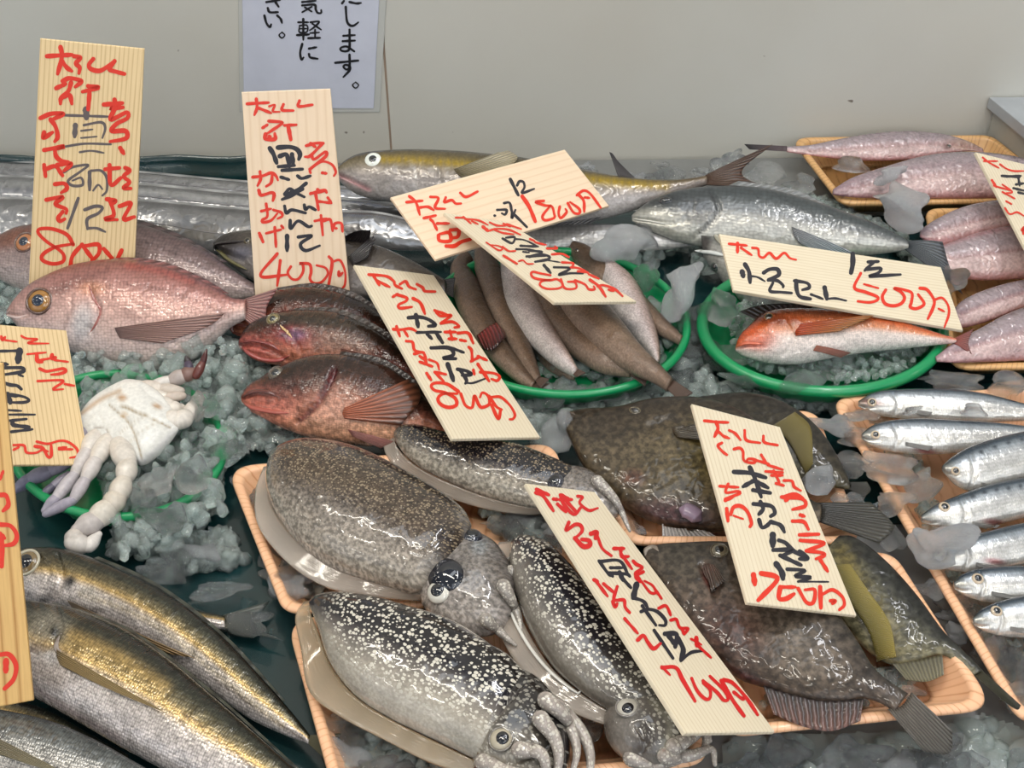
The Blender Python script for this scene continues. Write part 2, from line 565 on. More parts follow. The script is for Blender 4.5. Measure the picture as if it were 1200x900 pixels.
def fin(B, name, base, tip, mat, c0, c1, lift=(0.0015, 0.002), nu=26, nv=8, thick=0.0007, parent=None, plane_only=False, bow=0.0):
    """thin webbed fin between a base line and a tip line (photo points, laid on the body or its plane)"""
    b = spline(base, nu); t = spline(tip, nu)
    V = []; UVs = []; C = []
    for i in range(nu):
        for j in range(nv):
            w = j / (nv - 1)
            q = b[i] * (1 - w) + t[i] * w
            if plane_only: p, n = onplane([q], B.o, B.n)[0], B.n; p = p + n * (lift[0] * (1 - w) + lift[1] * w)
            else:
                p, n, ok = B.surf(q[0], q[1], lift[0] * (1 - w) + lift[1] * w)
            p = p + B.n * bow * math.sin(math.pi * w)
            V.append(p); UVs.append((i / (nu - 1), w)); C.append((S(c0) * (1 - w) + S(c1) * w) * FINK)
    V = np.array(V)
    n = B.n
    k = len(V)
    VV = np.vstack([V, V - n * thick])
    f = grid_faces(nu, nv) + grid_faces(nu, nv, off=k, flip=True)
    ring = [i * nv for i in range(nu)] + [(nu - 1) * nv + j for j in range(1, nv)] + [i * nv + nv - 1 for i in range(nu - 2, -1, -1)] + [j for j in range(nv - 2, 0, -1)]
    for i in range(len(ring)):
        a, c = ring[i], ring[(i + 1) % len(ring)]
        f.append((a, c, c + k, a + k))
    return meshobj(name, VV, f, mat, parent or B.root, np.array(UVs * 2), np.array(C * 2))

def ridge(B, name, pts, w, rgb, lift=0.0, n=30, rough=0.25, taper=True, flatten=0.6, parent=None, mat=None):
    """a raised soft line on a body: lip, gill edge, barbel"""
    q = spline(pts, n)
    V = np.array([B.surf(x, y, lift)[0] for x, y in q])
    R = w * depth(V[0]) / F
    r = np.full(n, R)
    if taper: r = R * np.clip(np.minimum(np.linspace(0.15, 4, n), np.linspace(4, 0.15, n)), 0, 1)
    VV, f = tube(V, r, 8, flatten=flatten)
    return meshobj(name, VV, f, mat or MATS.setdefault('soft_%d_%d_%d' % tuple(rgb), plain('soft_%d_%d_%d' % tuple(rgb), rgb, rough, coat=0.6)), parent or B.root)

def spine(pts, k=1.0, off=(0, 0)):
    """centre line with half widths to upper / lower outlines"""
    p = np.asarray(pts, float)
    c = p[:, :2] / k + np.asarray(off); w = p[:, 2] / k
    t = unit(np.gradient(c, axis=0)); nrm = np.stack([t[:, 1], -t[:, 0]], -1)
    return c + nrm * w[:, None], c - nrm * w[:, None]
# ------------------------------------------------------------------ the place: wall, counter, sheet, steel unit
rng = random.Random(7)
nrg = np.random.default_rng(7)

def slab(name, quad_top, thick, mat, n, parent=None, uv=None, **kw):
    """a board: four corners of its face (in order), thickness along -n, small chamfer"""
    q = np.asarray(quad_top, float); c = q.mean(0)
    e = 0.0006
    inner = q + unit(c - q) * e * 1.4
    V = np.vstack([inner, q - n * e, q - n * (thick - e), inner - n * thick])
    f = [(0, 1, 2, 3), (15, 14, 13, 12)]
    for l in range(3):
        for i in range(4):
            j = (i + 1) % 4
            f.append((l * 4 + i, l * 4 + 4 + i, l * 4 + 4 + j, l * 4 + j))
    if uv is None:
        a = unit(q[1] - q[0]); b = unit(q[3] - q[0])
        uv = np.stack([(V - q[0]) @ a, (V - q[0]) @ b], -1)
    return meshobj(name, V, f, mat, parent, uv, smooth=False, **kw)

def box(name, lo, hi, mat, parent=None, **kw):
    lo, hi = np.asarray(lo, float), np.asarray(hi, float)
    V = np.array([[(lo, hi)[i][0], (lo, hi)[j][1], (lo, hi)[k][2]] for i in (0, 1) for j in (0, 1) for k in (0, 1)])
    f = [(0, 1, 3, 2), (4, 6, 7, 5), (0, 4, 5, 1), (2, 3, 7, 6), (0, 2, 6, 4), (1, 5, 7, 3)]
    return meshobj(name, V, f, mat, parent, smooth=False, **kw)

# wall
w0, w1 = P(0, 194, 0), P(950, 183, 0)
WA = unit(w1 - w0); WN = unit(np.cross(WA, Z))          # WN points to the stall
if WN[1] > 0: WN = -WN
def onwall(x, y, lift=0.0): return onplane([(x, y)], w0, WN)[0] + WN * lift
m, nt, b = newmat('painted_wall_panel')
v = mapped(nt, (1, 1, 1), 'Object')
f1 = ramp_n(nt, noise_n(nt, v, 2.2, 4), [(0.35, 0.0), (0.65, 1.0)])
c1 = mix_n(nt, f1, tuple(S((196, 192, 181))), tuple(S((204, 202, 193))))
spk = ramp_n(nt, noise_n(nt, v, 60, 1, 0.3), [(0.80, 0.0), (0.82, 1.0)])
nt.links.new(mix_n(nt, spk, c1, tuple(S((120, 112, 100)))), b.inputs['Base Color'])
b.inputs['Roughness'].default_value = 0.45
M_WALL = m
seam = onwall(450, 60); s_u = (seam - w0) @ WA
for nm, u0, u1 in (('wall_back', -0.9, s_u - 0.0012), ('wall_back', s_u + 0.0012, 2.1)):
    q = [w0 + WA * u0 + Z * 1.5, w0 + WA * u1 + Z * 1.5, w0 + WA * u1 - Z * 0.82, w0 + WA * u0 - Z * 0.82]
    structure(slab(nm, q, 0.04, M_WALL, WN), 'pale grey painted panel of the back wall')
q = [w0 + WA * (s_u - .0016) + Z * 1.5, w0 + WA * (s_u + .0016) + Z * 1.5, w0 + WA * (s_u + .0016) - Z * 0.02, w0 + WA * (s_u - .0016) - Z * 0.02]
structure(slab('trim_1', np.array(q) - WN * .0008, 0.03, plain('seam_filler', (150, 130, 112), 0.7), WN), 'brownish vertical seam between wall panels')
# counter
M_STEEL = plain('brushed_steel', (150, 151, 150), 0.32, metal=0.55, noise=0.1, nscale=14)
structure(box('floor', (-1.6, -1.8, -0.90), (2.2, w0[1] + 0.2, -0.82), plain('wet_concrete', (120, 118, 112), 0.4, noise=0.2)), 'grey concrete market floor')
cq = [w0 - WA * 0.4 + WN * .003, w0 + WA * 1.8 + WN * .003, np.array([1.3, 0.25, 0.0]), np.array([-0.85, 0.25, 0.0])]
ct = slab('counter', cq[::-1], 0.82, M_STEEL, Z)
tag(ct, 'grey steel counter carrying the whole fish display', 'counter')
# teal sheet
def sheet_ok(x, y):
    lim = 0.13 + max(0, min(1, (y - 0.72) / 0.06)) * 0.50
    back = 1.305 if x < -0.17 else 1.235
    return -0.95 < x < lim and 0.42 < y < back
xs = np.arange(-0.96, 0.72, 0.012); ys = np.arange(0.40, 1.32, 0.012)
hz = lambda x, y: 0.0028 + 0.0015 * math.sin(19 * x + 7 * math.sin(9 * y)) * math.sin(23 * y + 3 * x)
idx, V, faces = {}, [], []
for i, x in enumerate(xs):
    for j, y in enumerate(ys):
        if sheet_ok(x, y):
            idx[i, j] = len(V); V.append((x, y, hz(x, y)))
n0 = len(V)
for (i, j) in list(idx):
    if all(k in idx for k in ((i + 1, j), (i, j + 1), (i + 1, j + 1))):
        faces.append((idx[i, j], idx[i + 1, j], idx[i + 1, j + 1], idx[i, j + 1]))
sh = meshobj('plastic_sheet', V, faces, plain('teal_plastic', (12, 44, 46), 0.25, coat=0.4, noise=0.25, nscale=20, bump=0.3, bscale=30))
md = sh.modifiers.new('thickness', 'SOLIDIFY'); md.thickness = 0.001; md.offset = -1
tag(sh, 'dark teal wet plastic sheet lying under the ice on the counter', 'sheet')
# green edge of the sheet folded up at the wall
pts = [P(x, 205, 0.012) for x in np.linspace(-60, 330, 20)]
V = []
for p in pts:
    for k, (dy, dz) in enumerate(((0, -0.008), (0.012, -0.002), (0.016, 0.008), (0.018, 0.0155))):
        V.append(p + np.array([0, dy, dz + 0.0015 * math.sin(p[0] * 60)]))
fo = meshobj('folded_edge', V, grid_faces(20, 4), sh.data.materials[0], sh)
md = fo.modifiers.new('thickness', 'SOLIDIFY'); md.thickness = 0.0015
# steel unit at the right
k0 = onwall(1159, 113); zt = k0[2]
k1 = P(1206, 152, zt)
dirr = unit((k1 - k0) * [1, 1, 0]); far = k0 + WA * 0.6
fr = k0 + dirr * np.linalg.norm(k1 - k0) * 1.25
su = root('steel_cabinet', 'grey steel cabinet at the end of the back wall, right of the pink fish', 'cabinet', [k0[0] + .15, k0[1] - .1, 0])
back = -WN * -0.002
q = [k0 + WN * .002, fr, fr + WA * 0.6, far + WN * .002]
lip = 0.014
slab('top', [x for x in q[::-1]], lip, plain('steel_top', (176, 180, 184), 0.28, metal=0.3, noise=0.06), Z, su)
qq = [x - Z * lip for x in q]
cc = np.mean(qq, 0)
qq = [x + (cc - x) * 0.03 for x in qq]
slab('cabinet_body', qq[::-1], zt - lip - 0.0005, plain('steel_side', (168, 166, 158), 0.4, metal=0.15, noise=0.05), Z, su)

# ------------------------------------------------------------------ notice on the wall
M_PAPER = plain('laminated_paper', (206, 209, 222), 0.22, coat=0.5, noise=0.05, nscale=18)
M_INK = plain('black_print', (30, 30, 34), 0.5)
nroot = root('notice', 'white laminated notice with black vertical writing on the back wall', 'notice', onwall(365, 0))
pw = [onwall(282, -150, .0022), onwall(452, -150, .0022), onwall(438, 126, .0022), onwall(286, 126, .0022)]
film = [onwall(277, -156, .0012), onwall(462, -156, .0012), onwall(445, 131, .0012), onwall(281, 131, .0012)]
slab('clear_film', film, 0.0010, plain('clear_film', (196, 196, 190), 0.15, coat=0.7), WN, nroot)
slab('paper', pw, 0.0008, M_PAPER, WN, nroot)

def stroke_mesh(blocks, o, n, lift):
    """brush strokes: list of (x0, y0, scale, default width, text); flat ribbons with round ends on the plane"""
    V, Fc = [], []
    k = 0
    for x0, y0, sc, w0_, txt in blocks:
        for part in txt.split('|'):
            part = part.strip()
            if not part: continue
            w = w0_
            if ':' in part:
                a, part = part.split(':'); w = float(a)
            q = np.array([[float(t) for t in s.split(',')] for s in part.split()])
            if len(q) == 1: q = np.vstack([q - [w * .15, 0], q + [w * .15, 0]])
            q = q / sc + (x0, y0); hw = w / sc / 2 * 1.06
            nn = max(7, 7 * len(q))
            # soft corners: linear mixed with spline keeps the stroke near its points
            s1 = spline(q, nn)
            t = unit(np.gradient(s1, axis=0)); nr = np.stack([-t[:, 1], t[:, 0]], -1)
            g = np.linspace(0, 1, nn)
            wd = hw * (1 + 0.10 * np.sin(g * 9 + k) ) * np.where(g > .8, 1 - (g - .8) * 1.1, 1)
            L = s1 + nr * wd[:, None]; R = s1 - nr * wd[:, None]
            cap0 = [s1[0] + hw * np.array([math.cos(a), math.sin(a)]) for a in np.linspace(math.atan2(*(nr[0][::-1])), math.atan2(*(nr[0][::-1])) + math.pi, 7)]
            e = wd[-1]
            a0 = math.atan2(-nr[-1][1], -nr[-1][0])
            cap1 = [s1[-1] + e * np.array([math.cos(a), math.sin(a)]) for a in np.linspace(a0, a0 + math.pi, 7)]
            base = len(V)
            P2 = np.vstack([L, R, cap0, cap1])
            W3 = onplane(P2, o + n * (lift + 0.000012 * k), n)
            V.extend(W3)
            for i in range(nn - 1): Fc.append((base + i, base + i + 1, base + nn + i + 1, base + nn + i))
            Fc.append(tuple(base + 2 * nn + i for i in range(7)))
            Fc.append(tuple(base + 2 * nn + 7 + i for i in range(7)))
            k = (k + 1) % 16
    return V, Fc

V, fc = stroke_mesh([(275, 0, 6.316, 17, """795,25 810,5|850,15 900,25 935,22|822,50 830,150 850,185 880,190 915,165|805,265 890,260|800,305 890,300|
 850,220 850,350 830,378 790,375 785,355 830,345 885,380|745,465 915,448|850,405 850,490 830,515 805,495 820,480 850,490 850,520 805,570|
 10:895,608 917,630 895,652 873,630 895,608|500,15 600,5|500,40 590,35 600,70 615,95 640,95 640,75|14:570,50 500,90|14:520,55 570,85|
 14:470,165 545,165|12:480,190 535,188 535,235 480,238 480,190|12:480,213 535,212|462,260 550,255|508,140 508,295|14:560,165 625,160 590,200 555,225|
 14:575,175 640,220|13:560,245 625,240|14:595,220 595,280|545,283 632,280|500,325 485,390 495,440 510,425|550,360 605,350|550,400 560,425 615,435|
 235,15 335,0|295,5 325,50|245,60 260,90 320,90|220,115 235,170 260,200 270,180|315,115 340,140 350,170|10:350,238 371,260 350,281 329,260 350,238""")], w0, WN, 0.0026)
meshobj('lettering', V, fc, M_INK, nroot, smooth=False)

# ------------------------------------------------------------------ foam trays printed like wood
def woodtray(name, rgb, dark):
    m, nt, b = newmat(name)
    sep = nd(nt, 'ShaderNodeSeparateXYZ'); nt.links.new(mapped(nt, (1, 1, 1), 'UV'), sep.inputs[0])
    nz = noise_n(nt, mapped(nt, (1, 1, 1), 'UV'), 30, 3)
    s = math_n(nt, 'SINE', math_n(nt, 'MULTIPLY_ADD', nz, 9.0, math_n(nt, 'MULTIPLY', sep.outputs[0], 1500.0)))
    f = ramp_n(nt, s, [(0.0, 0.0), (0.75, 0.15), (1.0, 1.0)])
    n2 = noise_n(nt, mapped(nt, (12, 3, 1), 'UV'), 14, 4)
    f = math_n(nt, 'MULTIPLY', f, ramp_n(nt, n2, [(0.35, 0.1), (0.7, 1.0)]))
    nt.links.new(mix_n(nt, f, tuple(S(rgb)), tuple(S(dark))), b.inputs['Base Color'])
    b.inputs['Roughness'].default_value = 0.38; b.inputs['Coat Weight'].default_value = 0.25
    b.inputs['Subsurface Weight'].default_value = 0.15; b.inputs['Subsurface Radius'].default_value = (0.004, 0.002, 0.001)
    return m
M_TRAY = woodtray('pink_wood_foam', (236, 186, 146), (196, 128, 84))
M_TRAY2 = woodtray('tan_wood_foam', (214, 168, 112), (158, 104, 58))

def rounded(quad, inset, r, z, k=9):
    q = np.asarray(quad)[:, :2]; n = len(q); out = []
    lines = []
    ar = 0.5 * sum(q[i][0] * q[(i + 1) % n][1] - q[(i + 1) % n][0] * q[i][1] for i in range(n))
    sg = 1 if ar > 0 else -1
    for i in range(n):
        d = unit(q[(i + 1) % n] - q[i]); nn = np.array([-d[1], d[0]]) * sg
        lines.append((q[i] + nn * inset, d, nn))
    def inter(a, b):
        M = np.array([a[1], -b[1]]).T
        t = np.linalg.solve(M, b[0] - a[0]); return a[0] + a[1] * t[0]
    cs = [inter(lines[i - 1], lines[i]) for i in range(n)]
    for i in range(n):
        c = cs[i]; d0 = -lines[i - 1][1]; d1 = lines[i][1]
        half = math.acos(np.clip(d0 @ d1, -1, 1)) / 2
        L = r / math.tan(half)
        p0, p1 = c + d0 * L, c + d1 * L
        for t in np.linspace(0, 1, k):
            # quadratic corner
            out.append((1 - t) ** 2 * p0 + 2 * t * (1 - t) * c + t * t * p1)
    dense = []
    for i in range(len(out)):
        a, b2 = out[i], out[(i + 1) % len(out)]
        m_ = 14 if (i % k) == k - 1 else 1
        for t in range(m_): dense.append(a + (b2 - a) * t / m_)
    return np.array([[x, y, z] for x, y in dense])

TRAYS = {}
def tray(key, px, label, group, z=0.036, base=0.007, wall=0.016, r=0.02, mat=None):
    quad = [P(x, y, z) for x, y in px]
    prof = [(0.0015, z - 0.006), (0.0, z - 0.003), (0.0008, z - 0.0008), (0.003, z), (0.006, z), (0.0082, z - 0.0012), (0.0088, z - 0.004),
            (0.0088 + wall * .5, (z + base) / 2), (0.0085 + wall, base + 0.0045), (0.011 + wall, base + 0.003)]
    loops = [rounded(quad, i, max(r - i * .45, .008), zz) for i, zz in prof]
    under = [rounded(quad, 0.011 + wall, max(r - .01, .008), base), rounded(quad, 0.0065 + wall, max(r - .01, .008), base + .001),
             rounded(quad, 0.0055, r * .9, z - 0.007)]
    loops = loops[::-1] + []          # floor edge -> outer lip
    loops = loops + under[::-1]       # outer lip -> underside
    m_ = len(loops[0]); V = np.vstack(loops)
    peri = np.concatenate([[0], np.cumsum(np.linalg.norm(np.diff(loops[0], axis=0), axis=1))])
    uv = []
    for l in loops:
        for i in range(m_): uv.append((peri[i], 0))
    uv = np.array(uv); 
    f = grid_faces(len(loops), m_, True)
    f.append(tuple(range(m_))); f.append(tuple((len(loops) - 1) * m_ + i for i in range(m_))[::-1])
    c = V.mean(0)
    o = meshobj('foam_tray', V, f, mat or M_TRAY, None, uv, origin=[c[0], c[1], base], smooth=True)
    # wood print of the floor follows its own length: separate uv on the floor face
    uvl = o.data.uv_layers['UVMap'].data
    fp = o.data.polygons[len(f) - 2]
    for li in fp.loop_indices:
        co = o.data.vertices[o.data.loops[li].vertex_index].co
        uvl[li].uv = (co.x * 0.35, co.y)
    tag(o, label, 'tray', group)
    TRAYS[key] = quad
    return o
tray('A', [(264, 545), (648, 518), (724, 700), (332, 717)], 'pink wood-printed foam tray under the two rear cuttlefish', 'foam trays')
tray('B', [(334, 722), (736, 712), (842, 893), (392, 935)], 'pink wood-printed foam tray at the front under the spotted cuttlefish', 'foam trays')
tray('C', [(744, 656), (1047, 645), (1168, 829), (852, 862)], 'pink wood-printed foam tray under the front pair of filefish', 'foam trays')
tray('D', [(664, 500), (958, 478), (1012, 636), (736, 636)], 'pink wood-printed foam tray under the rear filefish', 'foam trays')
tray('E', [(972, 464), (1300, 448), (1480, 842), (1196, 846)], 'orange-tan wood-printed foam tray holding the sardines', 'foam trays')
tray('F', [(926, 160), (1162, 157), (1260, 234), (986, 238)], 'tan wood-printed foam tray at the back under two pink fish', 'foam trays', mat=M_TRAY2)
tray('G', [(1084, 243), (1290, 241), (1400, 428), (1114, 431)], 'tan wood-printed foam tray under four pink fish at the picture edge', 'foam trays', mat=M_TRAY2)

# ------------------------------------------------------------------ green plastic baskets
M_GREEN = plain('green_plastic', (14, 138, 82), 0.3, coat=0.3)
def basket(px_c, a, b_, rot, z, label, depth_=0.028, rim=0.0042, flat=False):
    ca, sa = math.cos(math.radians(rot)), math.sin(math.radians(rot))
    ell = [P(px_c[0] + a * math.cos(t) * ca - b_ * math.sin(t) * sa, px_c[1] + a * math.cos(t) * sa + b_ * math.sin(t) * ca, z)
           for t in np.linspace(0, 2 * math.pi, 121)[:-1]]
    ell = np.array(ell); c = ell.mean(0)
    rt = root('basket', label, 'basket', [c[0], c[1], z - depth_], 'green plastic baskets')
    V, f = tube(ell, rim, 10, closed=True)
    meshobj('rim', V, f, M_GREEN, rt)
    loops = []
    for k, (s, dz) in enumerate(((1.0, -.001), (0.97, -.010), (0.93, -.019), (0.86, -depth_ + .002), (0.80, -depth_))):
        rib = 0.0012 if 0 < k < 4 else 0
        pts = c + (ell - c) * s
        nn = unit(ell - c)
        ph = np.sin(np.arange(120) * 2 * math.pi / 4 + k)
        pts = pts + nn * (rib * ph)[:, None]
        pts[:, 2] = z + dz; loops.append(pts)
    V = np.vstack(loops); f = grid_faces(5, 120, True); f.append(tuple(4 * 120 + i for i in range(120)))
    o = meshobj('bowl', V, f, M_GREEN, rt)
    md = o.modifiers.new('thickness', 'SOLIDIFY'); md.thickness = 0.0015
    return rt
basket((655, 378), 150, 84, 4, 0.036, 'green oval plastic basket full of slim brown fish')
basket((964, 385), 141, 74, 3, 0.040, 'round green plastic basket with ice under the red gurnard', rim=0.0058)
basket((138, 522), 124, 84, 0, 0.034, 'green plastic basket with ice under the white crab')

# ------------------------------------------------------------------ wooden price boards
def woodboard(name, rgb, dark, freq):
    m, nt, b = newmat(name)
    sep = nd(nt, 'ShaderNodeSeparateXYZ'); uv = mapped(nt, (1, 1, 1), 'UV'); nt.links.new(uv, sep.inputs[0])
    nz = noise_n(nt, mapped(nt, (30, 2.0, 1), 'UV'), 1.6, 3)
    s = math_n(nt, 'SINE', math_n(nt, 'MULTIPLY_ADD', nz, 6.0, math_n(nt, 'MULTIPLY', sep.outputs[0], freq)))
    f = ramp_n(nt, s, [(0.3, 0.0), (0.9, 0.55), (1.0, 1.0)])
    fib = noise_n(nt, mapped(nt, (600, 25, 1), 'UV'), 1.0, 3)
    f = math_n(nt, 'MULTIPLY_ADD', ramp_n(nt, fib, [(0.4, 0.0), (0.7, 0.35)]), 0.8, math_n(nt, 'MULTIPLY', f, 0.75), clamp=True)
    nt.links.new(mix_n(nt, f, tuple(S(rgb)), tuple(S(dark))), b.inputs['Base Color'])
    b.inputs['Roughness'].default_value = 0.55
    return m
W_TAN = woodboard('striped_pine', (224, 198, 152), (194, 160, 112), 1500)
W_ORG = woodboard('yellow_pine', (216, 176, 112), (170, 120, 62), 700)
W_PALE = woodboard('pale_pine', (221, 208, 183), (204, 186, 154), 1600)
W_PINK = woodboard('pinkish_pine', (228, 204, 176), (218, 190, 158), 700)
M_RED = plain('red_marker', (214, 48, 26), 0.45)
M_RED2 = plain('crimson_marker', (205, 30, 30), 0.45)
M_BLACK = plain('black_marker', (38, 36, 44), 0.5)
M_GREY = plain('faded_black_marker', (94, 84, 84), 0.6)

BOARDS = []
def board(label, px, anchor, z, wood, red, black, redmat=None, blackmat=None, lam=0.10, normal=None, swap=False, skip=(), rest_on=True):
    px = np.asarray(px, float)
    a = P(*px[anchor], z)
    tc = unit(CP - a)
    best = None
    if normal is None:
        ax = unit(np.cross(Z, tc)); ay = np.cross(tc, ax)
        for th in np.radians(np.arange(0, 66, 2.5)):
            for ph in np.radians(np.arange(0, 360, 10)):
                n = tc * math.cos(th) + (ax * math.cos(ph) + ay * math.sin(ph)) * math.sin(th)
                if n[2] < -0.05: continue
                q = onplane(px, a, n)
                e1, e2 = q[1] - q[0], q[3] - q[0]
                par = np.linalg.norm(q[0] - q[1] + q[2] - q[3]) / (np.linalg.norm(e1) + np.linalg.norm(e2))
                orth = abs(unit(e1) @ unit(e2))
                low = max(0, 0.012 - q[:, 2].min()) * 20
                cost = par * 2 + orth + lam * th + low
                if best is None or cost < best[0]: best = (cost, n, par, orth, th)
        n = best[1]
    else: n = unit(normal)
    if n @ tc < 0: n = -n
    # lay the board on whatever it rests on: move it towards the eye until nothing behind it pokes through
    def inside(p):
        ok = np.ones(len(p), bool); sg = None
        for i in range(4):
            e = px[(i + 1) % 4] - px[i]; c_ = e[0] * (p[:, 1] - px[i][1]) - e[1] * (p[:, 0] - px[i][0])
            if sg is None: sg = np.sign(e[0] * (px[(i + 2) % 4][1] - px[i][1]) - e[1] * (px[(i + 2) % 4][0] - px[i][0]))
            ok &= c_ * sg > -1.0 * np.linalg.norm(e)
        return ok
    need = None
    for k_, ob in enumerate(OBST):
        if k_ in skip: continue
        pj = proj(ob); m_ = inside(pj)
        if m_.any():
            h_ = (ob[m_] @ n).max()
            if need is None or h_ > need[0]: need = (h_, k_)
    rr = rays([px[anchor]])[0]
    if need is not None and (rest_on or need[0] + .0056 > a @ n):
        a = CP + rr * ((need[0] + .0056 - CP @ n) / (rr @ n))
    q = onplane(px, a, n)
    gx, gy = np.meshgrid(np.linspace(0, 1, 30), np.linspace(0, 1, 30))
    gg = (q[0] * ((1 - gx) * (1 - gy))[..., None] + q[1] * (gx * (1 - gy))[..., None] + q[2] * (gx * gy)[..., None] + q[3] * ((1 - gx) * gy)[..., None]).reshape(-1, 3)
    OBST.append(gg)
    i = int(np.argmin(q[:, 2]))
    rt = root('price_board', label, 'sign', [q[:, 0].mean(), q[:, 1].mean(), q[:, 2].min()], 'wooden price boards')
    e1, e2 = q[1] - q[0], q[3] - q[0]
    if (np.linalg.norm(e1) > np.linalg.norm(e2)) != swap: e1, e2 = e2, e1
    u = unit(e1 - unit(e2) * (e1 @ unit(e2)))
    order = q if np.cross(q[1] - q[0], q[2] - q[1]) @ n > 0 else q[::-1]
    c = order.mean(0)
    bo = slab('board', order, 0.0036, wood, n, rt, uv=None)
    co = np.array([v.co for v in bo.data.vertices])
    off = len(BOARDS) * 0.37
    uvv = np.stack([co @ u + off, co @ unit(e2)], -1)
    li = np.empty(len(bo.data.loops), dtype=np.int32); bo.data.loops.foreach_get('vertex_index', li)
    bo.data.uv_layers['UVMap'].data.foreach_set('uv', uvv[li].astype(np.float32).ravel())
    for lb, bl, mt, lf in (('red brush lettering', red, redmat or M_RED, 0.00035), ('black brush lettering', black, blackmat or M_BLACK, 0.00012)):
        if bl:
            V, fc = stroke_mesh(bl, a, n, lf)
            meshobj('lettering', V, fc, mt, rt, smooth=False, label=lb)
    BOARDS.append((q, n))
    return rt

T1R = [(20, 40, 6, 30, """210,155 290,150 385,145|305,90 315,160 285,280|315,190 350,235 385,260|400,155 445,165 415,205 440,235 435,275|
 535,175 505,215 520,245 580,258 640,225 685,190|685,190 650,245 700,265 755,280|275,380 340,350|320,330 370,310 450,330 410,370|380,340 360,400 310,450 305,490|
 330,440 370,430 385,490|500,365 570,375 460,405|510,400 500,530|610,495 740,485|685,460 690,515 655,520 745,515|690,515 660,600 770,550 775,590 700,630 665,680 760,680 775,720 745,740 655,755|
 725,800 750,840|165,590 240,560 325,560 250,600|235,600 270,650 285,720 265,755|190,690 185,730 250,690|190,815 330,790 270,810|265,810 275,860 310,890 360,900"""),
 (20, 190, 6, 28, """190,20 200,100|200,50 270,30 320,95|280,20 380,10 330,60|265,155 330,150 350,185 310,215|205,265 320,245 270,295 345,330 345,360|320,350 290,390 300,415 335,400|
 620,50 720,40|650,20 660,160 730,110|760,40 790,60 750,100 790,140 750,180 800,185|630,260 690,270 660,300|650,260 680,370 620,400 705,405|720,310 800,290 750,400 825,385|
 24:395,580 350,510 250,470 160,470 150,500 210,560 300,620 330,660 320,700 250,715 180,690 180,650 240,610 300,590 395,575|375,735 390,660 460,575|455,580 500,640 540,690|
 470,590 570,580 575,640 530,690|610,610 680,690|735,620 690,710|530,690 540,740 600,760 650,720 690,710""")]
T1B = [(20, 40, 6, 18, """330,570 640,580|44:485,530 488,590|34:410,640 405,720|470,640 590,620 620,660 600,730|14:450,680 530,670|12:450,730 560,720|16:340,790 480,770 660,775|14:440,830 520,820 610,835"""),
 (20, 190, 6, 18, """330,70 390,35 500,20 440,70 360,130 390,165 460,160 450,110 390,130|26:510,70 510,195|520,60 590,60 630,110 630,200 600,235|14:535,200 570,160 600,190|22:430,255 355,465|
 22:475,335 550,310 600,320 570,360 495,400 495,470|18:495,465 560,465 620,490""")]
T2R = [(270, 100, 6.925, 24, """135,150 310,140|210,110 215,180 195,240|230,185 330,225|18:315,170 360,160 345,210 400,215|430,155 420,200 510,205|560,125 555,170 665,158|262,345 300,320|
 310,290 420,300 390,330 300,390|30:285,395 285,435 360,435 360,390|30:320,415|440,325 535,320|32:470,340 490,440|615,490 690,470 755,470|650,470 690,500|750,470 650,570 605,580|
 660,570 680,600 770,540 770,580 640,680|20:650,710 650,680 740,620 820,640 855,700 840,735|745,710 780,715|180,745 260,735 330,710 370,735 385,770|240,700 245,760 220,815|340,720 330,790 290,820|
 650,880 760,850 780,870|710,845"""),
 (270, 220, 6.925, 22, """26:230,20 250,60 330,40 355,55 345,105|250,190 330,170|290,130 300,230 260,260 265,280 330,265 380,210|350,180 410,200 420,230 385,250|26:235,370 265,440|20:290,370 410,340|
 360,320 370,480|415,310 430,330|650,45 760,30|24:690,40 715,180|710,110 820,125|790,80 820,125|685,270 780,250|735,225 750,385|760,270 810,260 830,350|835,330 850,290 900,290 910,355|860,330|
 24:380,535 245,715 470,705|24:405,590 380,795|490,640 465,690 500,740 550,740 590,680 585,620 560,615 640,620 655,680 645,740 680,775 740,765 790,700 770,650 700,630|
 24:800,560 825,610 790,830|18:830,600 890,590 930,680 930,780 910,815|880,680 880,715 910,690""")]
T2B = [(270, 100, 6.925, 36, """320,510 350,560 375,630|385,505 480,500 540,520 565,560 555,600|400,575 450,560 470,600 480,660|500,560 510,640|28:390,660 520,650|28:420,690 585,680|26:410,745 475,765|
 26:545,735 580,755 650,735|28:615,795 540,850 440,890"""),
 (270, 220, 6.925, 26, """30:585,10 500,60 420,95|440,50 480,10 530,40 600,75|440,150 455,205 500,180 610,205|600,140 610,175 640,155 690,180|485,265 490,330 550,270 630,315 660,310|34:460,390 460,510|
 550,400 660,390 570,455 610,510 725,470""")]
T3R = [(450, 170, 6.43, 20, """170,430 290,420|190,385 240,430 270,525|270,470 330,465 375,490|350,390 410,400 385,470 460,480|465,395 455,430 510,415 540,440 580,440|575,360 620,390 705,350|300,550 390,530|
 350,560 370,580 400,640|400,590 490,590|26:410,680 420,720 500,720 490,660 420,670|26:500,640 560,640 555,690 500,700|28:470,760 530,760 580,730 650,710"""),
 (580, 170, 7.5, 22, """32:240,450 300,540 355,670|430,490 360,500 440,530 500,540 520,600 520,640 440,660 420,620 490,530|570,540 560,600 580,640 630,590 620,560|640,510 690,590 740,600 740,560 660,500|
 720,440 780,400 840,430 930,550|24:730,430 780,490 785,585|790,460 830,465""")]
T3B = [(580, 170, 7.5, 22, """28:135,300 205,440|195,355 215,320 250,325 260,370 240,420 345,385|80,510 130,510 150,600|20,570 100,570 90,610 60,600|150,580 150,640 180,570|24:160,600 280,720|0,620""")]
